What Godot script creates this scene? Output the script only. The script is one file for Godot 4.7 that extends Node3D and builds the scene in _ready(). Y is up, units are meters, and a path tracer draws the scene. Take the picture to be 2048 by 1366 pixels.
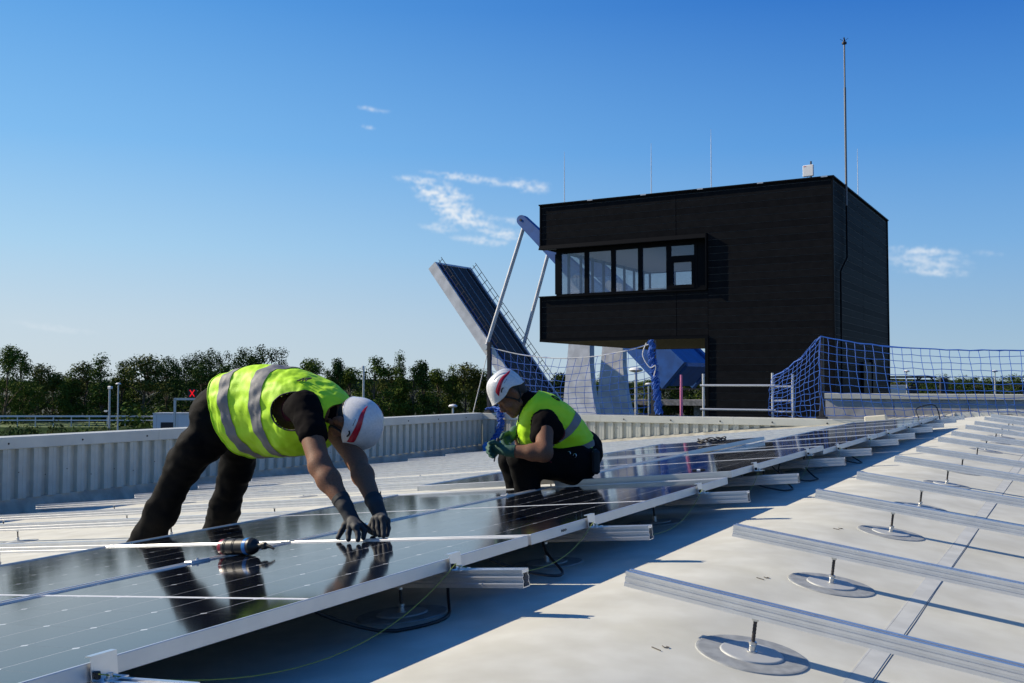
extends Node3D
# Two men fit solar panels on a membrane roof; behind them a black control house, a raised bascule bridge and a line of trees.
# World axes: +X runs down the sunless roof slope, -Z runs along the ridge away from the camera, y is up, metres.

const SL = 0.098          # fall of the panel slope towards -X
const SR = 0.13           # fall of the bare slope towards +X
const TZ = -0.008         # slight rise of the ridge along -Z
const HP = 0.407          # camera height over the panel plane at X = 0
const RIDGE = -1.17
const GROUND = -9.0
const BACK = -19.07       # back parapet
const SIDE = -11.8        # side parapet
const VEST1 = [[Vector3(-3.704,0.043,-3.615),Vector3(-3.604,-0.377,-3.692),0.205],[Vector3(-3.631,0.067,-3.609),Vector3(-3.545,-0.372,-3.679),0.205],[Vector3(-3.506,0.081,-3.612),Vector3(-3.443,-0.362,-3.669),0.200],[Vector3(-3.357,0.075,-3.606),Vector3(-3.320,-0.356,-3.647),0.200],[Vector3(-3.211,0.040,-3.599),Vector3(-3.207,-0.341,-3.619),0.195],[Vector3(-3.100,-0.002,-3.596),Vector3(-3.116,-0.299,-3.600),0.180],[Vector3(-3.007,-0.055,-3.582),Vector3(-3.035,-0.235,-3.575),0.135],[Vector3(-2.957,-0.096,-3.579),Vector3(-2.998,-0.193,-3.559),0.085]]
const LAT1 = Vector3(-0.093,0.000,0.996)
const AX1 = Vector3(0.996,-0.000,0.093)
const ARM1 = Vector3(-3.127,-0.133,-3.494)
const H1F = Vector3(-0.123,-0.986,-0.113)
const H1U = Vector3(0.992,-0.120,-0.031)
const H1C = Vector3(-2.890,-0.185,-3.598)
const FING1R = [[Vector3(-2.639,-0.584,-3.206),Vector3(-2.644,-0.610,-3.187),Vector3(-2.642,-0.630,-3.166)],[Vector3(-2.546,-0.573,-3.124),Vector3(-2.542,-0.598,-3.109),Vector3(-2.530,-0.619,-3.095)],[Vector3(-2.494,-0.570,-3.094),Vector3(-2.476,-0.593,-3.087),Vector3(-2.465,-0.613,-3.073)],[Vector3(-2.517,-0.572,-3.148),Vector3(-2.491,-0.590,-3.146),Vector3(-2.483,-0.614,-3.129)],[Vector3(-2.637,-0.572,-3.274),Vector3(-2.595,-0.602,-3.281),Vector3(-2.555,-0.620,-3.283)]]
const FING1L = [[Vector3(-2.513,-0.555,-3.238),Vector3(-2.507,-0.589,-3.225),Vector3(-2.489,-0.614,-3.214)],[Vector3(-2.478,-0.546,-3.218),Vector3(-2.470,-0.582,-3.206),Vector3(-2.454,-0.611,-3.195)],[Vector3(-2.441,-0.543,-3.200),Vector3(-2.431,-0.577,-3.190),Vector3(-2.419,-0.608,-3.175)],[Vector3(-2.444,-0.557,-3.230),Vector3(-2.432,-0.585,-3.221),Vector3(-2.424,-0.608,-3.204)],[Vector3(-2.601,-0.578,-3.348),Vector3(-2.607,-0.605,-3.329),Vector3(-2.588,-0.623,-3.318)]]
const ONE = {"hipR":Vector3(-3.646,-0.125,-3.540),"hipL":Vector3(-3.801,-0.124,-3.774),"kneeR":Vector3(-3.960,-0.407,-3.557),"kneeL":Vector3(-4.018,-0.451,-3.965),"ankR":Vector3(-4.284,-0.856,-3.576),"ankL":Vector3(-4.268,-0.902,-4.050),"pelvis":Vector3(-3.713,-0.070,-3.638),"waist":Vector3(-3.607,-0.102,-3.643),"chest":Vector3(-3.294,-0.129,-3.605),"neck":Vector3(-3.062,-0.134,-3.577),"head":Vector3(-2.934,-0.188,-3.584),"shR":Vector3(-3.082,-0.116,-3.450),"shL":Vector3(-3.206,-0.130,-3.702),"slR":Vector3(-2.955,-0.229,-3.367),"elR":Vector3(-2.844,-0.358,-3.286),"wrR":Vector3(-2.656,-0.514,-3.229),"slL":Vector3(-2.975,-0.222,-3.609),"elL":Vector3(-2.844,-0.349,-3.529),"wrL":Vector3(-2.572,-0.515,-3.324),"palmR":Vector3(-2.613,-0.568,-3.222),"palmL":Vector3(-2.544,-0.558,-3.319)}
const TWO = {"hipN":Vector3(-2.764,-0.499,-5.570),"hipF":Vector3(-2.871,-0.509,-5.786),"kneeN":Vector3(-2.995,-0.468,-5.296),"kneeF":Vector3(-3.168,-0.493,-5.475),"ankN":Vector3(-2.977,-0.722,-5.365),"ankF":Vector3(-3.128,-0.748,-5.533),"pelvis":Vector3(-2.789,-0.446,-5.691),"waist":Vector3(-2.834,-0.397,-5.640),"chest":Vector3(-2.899,-0.268,-5.527),"neck":Vector3(-2.992,-0.137,-5.444),"head":Vector3(-3.079,-0.112,-5.370),"shN":Vector3(-2.845,-0.245,-5.326),"slN":Vector3(-2.839,-0.323,-5.264),"elN":Vector3(-2.759,-0.415,-5.153),"wrN":Vector3(-2.976,-0.407,-5.096),"shF":Vector3(-3.057,-0.244,-5.643),"slF":Vector3(-3.138,-0.318,-5.669),"elF":Vector3(-3.179,-0.395,-5.649),"wrF":Vector3(-3.132,-0.309,-5.463),"palmN":Vector3(-3.048,-0.398,-5.101),"palmF":Vector3(-3.131,-0.350,-5.397)}
const VEST2 = [[Vector3(-2.695,-0.411,-5.744),Vector3(-2.987,-0.468,-5.578),0.185],[Vector3(-2.702,-0.353,-5.714),Vector3(-3.037,-0.435,-5.525),0.195],[Vector3(-2.724,-0.283,-5.675),Vector3(-3.097,-0.396,-5.465),0.200],[Vector3(-2.774,-0.194,-5.619),Vector3(-3.102,-0.326,-5.436),0.200],[Vector3(-2.839,-0.119,-5.555),Vector3(-3.091,-0.256,-5.416),0.195],[Vector3(-2.899,-0.072,-5.495),Vector3(-3.063,-0.193,-5.406),0.170],[Vector3(-2.958,-0.053,-5.460),Vector3(-3.030,-0.131,-5.422),0.110]]
const LAT2 = Vector3(0.500,-0.000,0.866)
const ARM2 = Vector3(-2.840,-0.278,-5.342)
const AX2 = Vector3(0.866,0.000,-0.500)
const H2F = Vector3(-0.606,-0.666,0.435)
const H2U = Vector3(-0.514,0.745,0.424)
const H2C = Vector3(-3.123,-0.040,-5.341)
const FING2N = [[Vector3(-3.063,-0.372,-5.102),Vector3(-3.088,-0.368,-5.076),Vector3(-3.063,-0.384,-5.045)],[Vector3(-3.063,-0.392,-5.091),Vector3(-3.091,-0.391,-5.064),Vector3(-3.061,-0.404,-5.036)],[Vector3(-3.064,-0.413,-5.092),Vector3(-3.089,-0.415,-5.066),Vector3(-3.056,-0.424,-5.039)],[Vector3(-3.059,-0.431,-5.096),Vector3(-3.077,-0.436,-5.074),Vector3(-3.049,-0.443,-5.056)],[Vector3(-3.022,-0.373,-5.091),Vector3(-3.042,-0.354,-5.056),Vector3(-3.057,-0.359,-5.036)]]
const FING2F = [[Vector3(-3.141,-0.331,-5.390),Vector3(-3.158,-0.348,-5.358),Vector3(-3.143,-0.372,-5.345)],[Vector3(-3.142,-0.349,-5.379),Vector3(-3.156,-0.367,-5.349),Vector3(-3.136,-0.384,-5.338)],[Vector3(-3.137,-0.367,-5.371),Vector3(-3.146,-0.381,-5.344),Vector3(-3.123,-0.393,-5.334)],[Vector3(-3.126,-0.373,-5.378),Vector3(-3.130,-0.391,-5.353),Vector3(-3.107,-0.399,-5.344)],[Vector3(-3.131,-0.317,-5.373),Vector3(-3.137,-0.328,-5.323),Vector3(-3.138,-0.348,-5.300)]]
const TIP2 = Vector3(-3.054,-0.474,-5.077)
const TOOLTOP2 = Vector3(-3.047,-0.345,-5.110)
const BOT = [Vector3(-2.899,-0.636,-2.793),Vector3(-2.735,-0.620,-2.800)]
const CLOUDS = [[-34.02,10.68,1.73,0.63,0.95],[-32.72,9.42,1.78,0.63,0.90],[-30.69,8.58,1.44,0.40,0.80],[-32.00,11.59,3.17,0.26,0.55],[-29.10,11.26,1.44,0.40,0.60],[-35.03,11.56,1.73,0.17,0.50],[-33.59,9.98,1.30,0.46,0.90],[-35.61,11.49,1.30,0.20,0.60],[-33.01,11.75,1.15,0.23,0.60],[-34.16,8.84,1.15,0.29,0.60],[-31.85,8.15,1.73,0.29,0.60],[-30.12,9.29,0.86,0.23,0.50],[-35.03,11.00,0.75,0.23,0.80],[-38.06,15.36,0.98,0.14,0.50],[-38.34,14.37,0.46,0.12,0.45],[-7.38,6.48,2.16,0.75,0.55],[-7.62,7.02,2.01,0.23,0.50],[-6.90,5.85,1.73,0.23,0.50],[-54.69,2.85,2.30,0.20,0.25],[-4.37,6.71,0.86,0.14,0.25]]
const TREES = [[-110.9,-72.1,13.50,1.21,0,"long",0],
	[-112.9,-75.6,13.04,1.04,0,"long",1],
	[-116.7,-80.4,11.44,1.31,0,"long",2],
	[-116.8,-82.7,10.44,1.33,0,"long",3],
	[-113.2,-82.5,10.86,1.24,2,"long",4],
	[-113.3,-84.7,11.74,1.33,0,"long",5],
	[-107.9,-83.2,12.35,1.26,2,"long",6],
	[-109.3,-87.0,12.00,1.42,0,"long",7],
	[-105.1,-87.1,12.66,1.74,0,"long",8],
	[-120.1,-103.8,12.99,1.15,1,"long",9],
	[-119.3,-106.6,13.20,1.00,1,"long",10],
	[-96.3,-88.7,11.64,1.23,1,"long",11],
	[-125.8,-117.8,14.80,1.08,1,"long",12],
	[-104.7,-101.2,11.81,1.43,0,"long",13],
	[-117.1,-117.1,13.18,0.88,1,"long",14],
	[-118.6,-121.9,15.38,1.44,1,"long",15],
	[-98.5,-104.8,11.95,1.43,0,"long",16],
	[-96.4,-106.0,11.04,1.35,2,"long",17],
	[-88.6,-101.2,12.31,1.26,0,"long",18],
	[-92.4,-108.3,11.04,1.19,0,"long",19],
	[-85.6,-103.0,12.18,0.94,2,"long",20],
	[-86.8,-106.9,11.18,1.30,0,"long",21],
	[-80.4,-103.7,12.59,1.46,0,"long",22],
	[-83.7,-111.1,11.36,1.41,0,"long",23],
	[-78.8,-106.8,12.84,0.85,2,"long",24],
	[-77.3,-107.8,11.39,1.26,0,"long",25],
	[-76.0,-108.5,11.92,1.06,2,"long",26],
	[-75.4,-111.2,10.95,1.28,0,"long",27],
	[-73.9,-112.0,11.56,1.08,2,"long",28],
	[-72.4,-113.0,11.69,1.28,0,"long",29],
	[-71.9,-115.6,10.98,1.30,0,"long",30],
	[-70.4,-116.5,10.50,1.39,0,"long",31],
	[-70.8,-120.9,10.12,1.35,2,"long",32],
	[-68.8,-122.0,9.98,1.43,0,"long",33],
	[-67.6,-125.0,10.43,1.45,0,"long",34],
	[-65.6,-126.2,10.35,1.37,2,"long",35],
	[-64.1,-129.3,9.87,1.47,0,"long",36],
	[-60.7,-131.3,10.66,1.23,0,"long",37],
	[-59.3,-134.4,9.66,1.41,2,"long",38],
	[-57.7,-140.0,9.45,1.53,0,"long",39],
	[-55.1,-141.5,9.90,1.53,0,"long",40],
	[-51.9,-143.3,10.43,1.21,2,"long",41],
	[-50.2,-144.3,10.66,1.28,0,"long",42],
	[-47.9,-145.6,10.36,1.53,0,"long",43],
	[-37.4,-244.1,9.69,2.35,0,"far right-hand",0],
	[-34.5,-245.9,9.23,1.51,1,"far right-hand",1],
	[-24.7,-216.8,10.61,1.53,1,"far right-hand",2],
	[-23.9,-251.9,9.81,1.51,1,"far right-hand",3],
	[-20.3,-230.9,10.48,1.38,1,"far right-hand",4],
	[-20.8,-265.3,8.88,1.58,1,"far right-hand",5],
	[-17.5,-255.7,8.54,1.51,1,"far right-hand",6],
	[-11.9,-212.6,10.72,1.66,1,"far right-hand",7],
	[-161.9,-105.2,10.21,1.76,0,"rear",0],
	[-159.2,-106.8,9.26,1.66,2,"rear",1],
	[-156.5,-108.4,9.43,1.13,1,"rear",2],
	[-153.8,-109.9,9.61,1.76,0,"rear",3],
	[-151.1,-111.5,9.78,1.66,2,"rear",4],
	[-148.4,-113.0,9.95,1.13,1,"rear",5],
	[-145.8,-114.6,10.12,1.76,0,"rear",6],
	[-143.1,-116.2,9.17,1.66,2,"rear",7],
	[-140.4,-117.7,9.35,1.13,1,"rear",8],
	[-137.7,-119.3,9.52,1.76,0,"rear",9],
	[-135.0,-120.8,9.69,1.66,2,"rear",10],
	[-132.3,-122.4,9.86,1.13,1,"rear",11],
	[-129.6,-123.9,10.04,1.76,0,"rear",12],
	[-126.9,-125.5,10.21,1.66,2,"rear",13],
	[-124.2,-127.0,9.26,1.13,1,"rear",14],
	[-121.5,-128.6,9.43,1.76,0,"rear",15],
	[-118.8,-130.1,9.61,1.66,2,"rear",16],
	[-116.1,-131.7,9.78,1.13,1,"rear",17],
	[-113.4,-133.2,9.95,1.76,0,"rear",18],
	[-110.7,-134.8,10.12,1.66,2,"rear",19],
	[-108.1,-136.4,9.17,1.13,1,"rear",20],
	[-105.4,-137.9,9.35,1.76,0,"rear",21],
	[-102.7,-139.5,9.52,1.66,2,"rear",22],
	[-100.0,-141.0,9.69,1.13,1,"rear",23],
	[-97.3,-142.6,9.86,1.76,0,"rear",24],
	[-94.6,-144.1,10.04,1.66,2,"rear",25],
	[-91.9,-145.7,10.21,1.13,1,"rear",26],
	[-89.2,-147.3,9.26,1.76,0,"rear",27],
	[-86.5,-148.8,9.43,1.66,2,"rear",28],
	[-83.8,-150.4,9.61,1.13,1,"rear",29],
	[-81.1,-151.9,9.78,1.76,0,"rear",30],
	[-78.4,-153.5,9.95,1.66,2,"rear",31],
	[-75.7,-155.0,10.12,1.13,1,"rear",32],
	[-73.0,-156.6,9.17,1.76,0,"rear",33],
	[-70.4,-158.1,9.35,1.66,2,"rear",34],
	[-67.7,-159.7,9.52,1.13,1,"rear",35],
	[-65.0,-161.2,9.69,1.76,0,"rear",36],
	[-62.3,-162.8,9.86,1.66,2,"rear",37],
	[-59.6,-164.3,10.04,1.13,1,"rear",38],
	[-56.9,-165.9,10.21,1.76,0,"rear",39],
	[-54.2,-167.5,9.26,1.66,2,"rear",40]]
const SHRUBS = [[-98.5,-64.7,2.11,3.52],[-95.7,-65.1,1.74,3.40],[-96.0,-67.3,2.13,3.60],[-92.6,-66.9,1.74,3.40],[-93.1,-69.0,1.85,3.49],[-88.9,-69.0,1.60,3.54],[-93.8,-75.4,3.38,4.81],[-93.5,-77.8,4.20,5.18],[-91.5,-79.0,3.44,4.59],[-92.6,-83.1,3.16,4.12],[-89.1,-82.8,2.72,4.28],[-84.3,-90.2,2.41,3.47],[-71.8,-97.4,2.41,3.26],[-69.7,-98.6,2.41,3.38],[-66.5,-98.2,2.37,3.19],[-64.5,-99.3,2.37,3.31],[-62.7,-100.4,2.37,3.19]]

var M := {}
var used := {}
var rng := RandomNumberGenerator.new()
var wrinkle := FastNoiseLite.new()

# ---------------------------------------------------------------- helpers
class MB:
	var v := PackedVector3Array()
	var n := PackedVector3Array()
	var c := PackedColorArray()
	var tint := Color(1, 1, 1)
	var tinted := false
	func tri(a: Vector3, b: Vector3, d: Vector3, o := Vector3.ZERO) -> void:
		var m := (d - a).cross(b - a)
		if o != Vector3.ZERO and m.dot(o) < 0.0:
			var t := b
			b = d
			d = t
			m = -m
		m = m.normalized()
		v.append(a); v.append(b); v.append(d)
		n.append(m); n.append(m); n.append(m)
		if tinted:
			c.append(tint); c.append(tint); c.append(tint)
	func quad(a: Vector3, b: Vector3, d: Vector3, e: Vector3, o := Vector3.ZERO) -> void:
		tri(a, b, d, o)
		tri(a, d, e, o)
	func stri(a: Vector3, b: Vector3, d: Vector3, na: Vector3, nb: Vector3, nd: Vector3) -> void:
		if (d - a).cross(b - a).dot(na + nb + nd) < 0.0:
			v.append(a); v.append(d); v.append(b)
			n.append(na); n.append(nd); n.append(nb)
		else:
			v.append(a); v.append(b); v.append(d)
			n.append(na); n.append(nb); n.append(nd)
		if tinted:
			c.append(tint); c.append(tint); c.append(tint)
	func box(p: Vector3, s: Vector3, b := Basis()) -> void:
		var h := s * 0.5
		for ax in 3:
			for sg in [-1.0, 1.0]:
				var o := Vector3.ZERO
				o[ax] = sg
				var u := Vector3.ZERO
				u[(ax + 1) % 3] = 1.0
				var w := Vector3.ZERO
				w[(ax + 2) % 3] = 1.0
				var q := o * h
				quad(p + b * (q - u * h - w * h), p + b * (q + u * h - w * h), p + b * (q + u * h + w * h), p + b * (q - u * h + w * h), b * o)
	func cbox(p: Vector3, s: Vector3, ch: float, b := Basis()) -> void:
		# box with chamfered edges
		var h := s * 0.5
		var k := h - Vector3(ch, ch, ch)
		for ax in 3:
			var i := (ax + 1) % 3
			var j := (ax + 2) % 3
			for sg in [-1.0, 1.0]:
				var q: Array[Vector3] = []
				for e in [[-1, -1], [1, -1], [1, 1], [-1, 1]]:
					var x := Vector3.ZERO
					x[ax] = sg * h[ax]
					x[i] = e[0] * k[i]
					x[j] = e[1] * k[j]
					q.append(p + b * x)
				var o := Vector3.ZERO
				o[ax] = sg
				quad(q[0], q[1], q[2], q[3], b * o)
			for si in [-1.0, 1.0]:
				for sj in [-1.0, 1.0]:
					var q2: Array[Vector3] = []
					for e in [[-1, 0], [1, 0], [1, 1], [-1, 1]]:
						var x := Vector3.ZERO
						x[ax] = e[0] * k[ax]
						x[i] = si * (h[i] if e[1] == 0 else k[i])
						x[j] = sj * (k[j] if e[1] == 0 else h[j])
						q2.append(p + b * x)
					var o := Vector3.ZERO
					o[i] = si
					o[j] = sj
					quad(q2[0], q2[1], q2[2], q2[3], b * o)
		for sx in [-1.0, 1.0]:
			for sy in [-1.0, 1.0]:
				for sz in [-1.0, 1.0]:
					var sgv := Vector3(sx, sy, sz)
					tri(p + b * (sgv * Vector3(h.x, k.y, k.z)), p + b * (sgv * Vector3(k.x, h.y, k.z)), p + b * (sgv * Vector3(k.x, k.y, h.z)), b * sgv)
	func tube(pts: Array, rad, sides := 8, caps := true) -> void:
		var cnt := pts.size()
		var rings := []
		var nrm := []
		var prev := Vector3.ZERO
		for i in cnt:
			var d: Vector3 = (pts[min(i + 1, cnt - 1)] - pts[max(i - 1, 0)]).normalized()
			var u: Vector3
			if prev == Vector3.ZERO:
				u = d.cross(Vector3.UP if absf(d.y) < 0.9 else Vector3.RIGHT).normalized()
			else:
				u = (prev - d * prev.dot(d)).normalized()
			prev = u
			var w := d.cross(u)
			var r: float = rad[i] if rad is Array else rad
			var ring := []
			var nn := []
			for k in sides:
				var a := TAU * k / sides
				var o := u * cos(a) + w * sin(a)
				ring.append(pts[i] + o * r)
				nn.append(o)
			rings.append(ring)
			nrm.append(nn)
		for i in cnt - 1:
			for k in sides:
				var k2 := (k + 1) % sides
				stri(rings[i][k], rings[i][k2], rings[i + 1][k2], nrm[i][k], nrm[i][k2], nrm[i + 1][k2])
				stri(rings[i][k], rings[i + 1][k2], rings[i + 1][k], nrm[i][k], nrm[i + 1][k2], nrm[i + 1][k])
		if caps:
			for e in [0, cnt - 1]:
				var o: Vector3 = (pts[0] - pts[1]) if e == 0 else (pts[cnt - 1] - pts[cnt - 2])
				for k in sides:
					tri(pts[e], rings[e][k], rings[e][(k + 1) % sides], o)
	func lathe(prof: Array, sides: int, xf := Transform3D()) -> void:
		# prof: [radius, height] pairs, turned round local y
		for i in prof.size() - 1:
			var p: Array = prof[i]
			var q: Array = prof[i + 1]
			var sl := Vector2(q[1] - p[1], p[0] - q[0]).normalized()
			for k in sides:
				var a0 := TAU * k / sides
				var a1 := TAU * (k + 1) / sides
				var d0 := Vector3(cos(a0), 0, sin(a0))
				var d1 := Vector3(cos(a1), 0, sin(a1))
				var n0 := (xf.basis * (d0 * sl.x + Vector3.UP * sl.y)).normalized()
				var n1 := (xf.basis * (d1 * sl.x + Vector3.UP * sl.y)).normalized()
				var a: Vector3 = xf * (d0 * p[0] + Vector3.UP * p[1])
				var b: Vector3 = xf * (d1 * p[0] + Vector3.UP * p[1])
				var cc: Vector3 = xf * (d1 * q[0] + Vector3.UP * q[1])
				var d: Vector3 = xf * (d0 * q[0] + Vector3.UP * q[1])
				if p[0] > 0.0001:
					stri(a, b, cc, n0, n1, n1)
				if q[0] > 0.0001:
					stri(a, cc, d, n0, n1, n0)
	func extrude(prof: Array, a: Vector3, dir: Vector3, length: float, u: Vector3, w: Vector3, closed := true, caps := true) -> void:
		# flat-shaded sweep of a 2D outline (u, w axes) along dir
		var cnt := prof.size()
		var mid := Vector2.ZERO
		for q in prof:
			mid += q
		mid /= cnt
		for i in (cnt if closed else cnt - 1):
			var p: Vector2 = prof[i]
			var q: Vector2 = prof[(i + 1) % cnt]
			var e := q - p
			var on := Vector2(e.y, -e.x)
			if not closed:
				on = Vector2(e.y, -e.x)
			var o := u * on.x + w * on.y
			var p0 := a + u * p.x + w * p.y
			var q0 := a + u * q.x + w * q.y
			quad(p0, q0, q0 + dir * length, p0 + dir * length, o)
		if closed and caps:
			var idx := Geometry2D.triangulate_polygon(PackedVector2Array(prof))
			for t in range(0, idx.size(), 3):
				for e in [0.0, length]:
					var s: Array[Vector3] = []
					for k in 3:
						var q: Vector2 = prof[idx[t + k]]
						s.append(a + u * q.x + w * q.y + dir * e)
					tri(s[0], s[1], s[2], -dir if e == 0.0 else dir)
	func mesh() -> ArrayMesh:
		var arr := []
		arr.resize(Mesh.ARRAY_MAX)
		arr[Mesh.ARRAY_VERTEX] = v
		arr[Mesh.ARRAY_NORMAL] = n
		if tinted:
			arr[Mesh.ARRAY_COLOR] = c
		var m := ArrayMesh.new()
		m.add_surface_from_arrays(Mesh.PRIMITIVE_TRIANGLES, arr)
		return m

func numbered(key: String, called: String) -> String:
	var k := key + "/" + called
	var i: int = used.get(k, 0)
	used[k] = i + 1
	return called if i == 0 else "%s_%03d" % [called, i]

func tag(o: Node3D, label: String, category: String, group := "", kind := "") -> void:
	if label != "":
		o.set_meta("label", label)
	if category != "":
		o.set_meta("category", category)
	if group != "":
		o.set_meta("group", group)
	if kind != "":
		o.set_meta("kind", kind)

func thing(called: String, label: String, category: String, xf := Transform3D(), group := "") -> Node3D:
	var o := Node3D.new()
	o.name = numbered("", called)
	add_child(o)
	o.transform = xf
	tag(o, label, category, group)
	return o

func part(parent: Node3D, called: String, mesh: Mesh, m: Material, xf := Transform3D()) -> MeshInstance3D:
	var o := MeshInstance3D.new()
	o.mesh = mesh
	o.material_override = m
	o.name = numbered(str(parent.get_instance_id()), called)
	parent.add_child(o)
	o.transform = xf
	o.cast_shadow = GeometryInstance3D.SHADOW_CASTING_SETTING_ON
	return o

func solo(called: String, mesh: Mesh, m: Material, label: String, category: String, xf := Transform3D(), group := "") -> MeshInstance3D:
	var o := part(self, called, mesh, m, xf)
	tag(o, label, category, group)
	return o

func structure(called: String, mesh: Mesh, m: Material, xf := Transform3D()) -> MeshInstance3D:
	var o := part(self, called, mesh, m, xf)
	o.set_meta("kind", "structure")
	return o

func ordinal(i: int) -> String:
	var a := ["first", "second", "third", "fourth", "fifth", "sixth", "seventh", "eighth", "ninth", "tenth", "eleventh", "twelfth", "thirteenth", "fourteenth", "fifteenth", "sixteenth", "seventeenth", "eighteenth", "nineteenth"]
	if i < 19:
		return a[i]
	var tens := ["twenty", "thirty", "forty", "fifty", "sixty", "seventy"]
	var tenth := ["twentieth", "thirtieth", "fortieth", "fiftieth", "sixtieth", "seventieth"]
	var t := (i + 1) / 10 - 2
	return tenth[t] if (i + 1) % 10 == 0 else tens[t] + "-" + a[(i + 1) % 10 - 1]

func noise_tex(lo: Color, hi: Color, freq: float, seed_: int, octaves := 4, size := 512, stretch := 1.0) -> NoiseTexture2D:
	var fn := FastNoiseLite.new()
	fn.seed = seed_
	fn.noise_type = FastNoiseLite.TYPE_SIMPLEX_SMOOTH
	fn.frequency = freq
	fn.fractal_octaves = octaves
	var g := Gradient.new()
	g.set_color(0, lo)
	g.set_color(1, hi)
	g.set_offset(0, 0.25)
	g.set_offset(1, 0.75)
	var t := NoiseTexture2D.new()
	t.width = size
	t.height = size
	t.seamless = true
	t.noise = fn
	t.color_ramp = g
	return t

func normal_tex(freq: float, seed_: int, strength: float, octaves := 4) -> NoiseTexture2D:
	var fn := FastNoiseLite.new()
	fn.seed = seed_
	fn.frequency = freq
	fn.fractal_octaves = octaves
	var t := NoiseTexture2D.new()
	t.width = 512
	t.height = 512
	t.seamless = true
	t.as_normal_map = true
	t.bump_strength = strength
	t.noise = fn
	return t

func mat(key: String, col: Color, rough: float, metal := 0.0) -> StandardMaterial3D:
	# col holds linear base colours
	var m := StandardMaterial3D.new()
	m.albedo_color = col.linear_to_srgb()
	m.roughness = rough
	m.metallic = metal
	M[key] = m
	return m

func grain(m: StandardMaterial3D, lo: float, hi: float, freq: float, scale: float, seed_: int, octaves := 4) -> void:
	# mottling: a grey texture multiplied into the colour
	m.albedo_texture = noise_tex(Color(lo, lo, lo), Color(hi, hi, hi), freq, seed_, octaves)
	m.uv1_triplanar = true
	m.uv1_world_triplanar = true
	m.uv1_scale = Vector3(scale, scale, scale)

func bumpy(m: StandardMaterial3D, freq: float, seed_: int, strength: float, depth: float, scale: float) -> void:
	m.normal_enabled = true
	m.normal_texture = normal_tex(freq, seed_, strength)
	m.normal_scale = depth
	m.uv1_triplanar = true
	m.uv1_world_triplanar = true
	m.uv1_scale = Vector3(scale, scale, scale)

func panel_y(x: float, z: float) -> float:
	return SL * x + TZ * z - HP
func roof_left(x: float, z: float) -> float:
	return panel_y(x, z) - 0.181
func roof_right(x: float, z: float) -> float:
	return roof_left(RIDGE, z) - SR * (x - RIDGE)
func roof_y(x: float, z: float) -> float:
	return roof_left(x, z) if x < RIDGE else roof_right(x, z)
func slope_basis(left: bool) -> Basis:
	var x := Vector3(1, SL if left else -SR, 0).normalized()
	var z := Vector3(0, TZ, 1).normalized()
	var y := z.cross(x).normalized()
	return Basis(x, y, x.cross(y))

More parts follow.
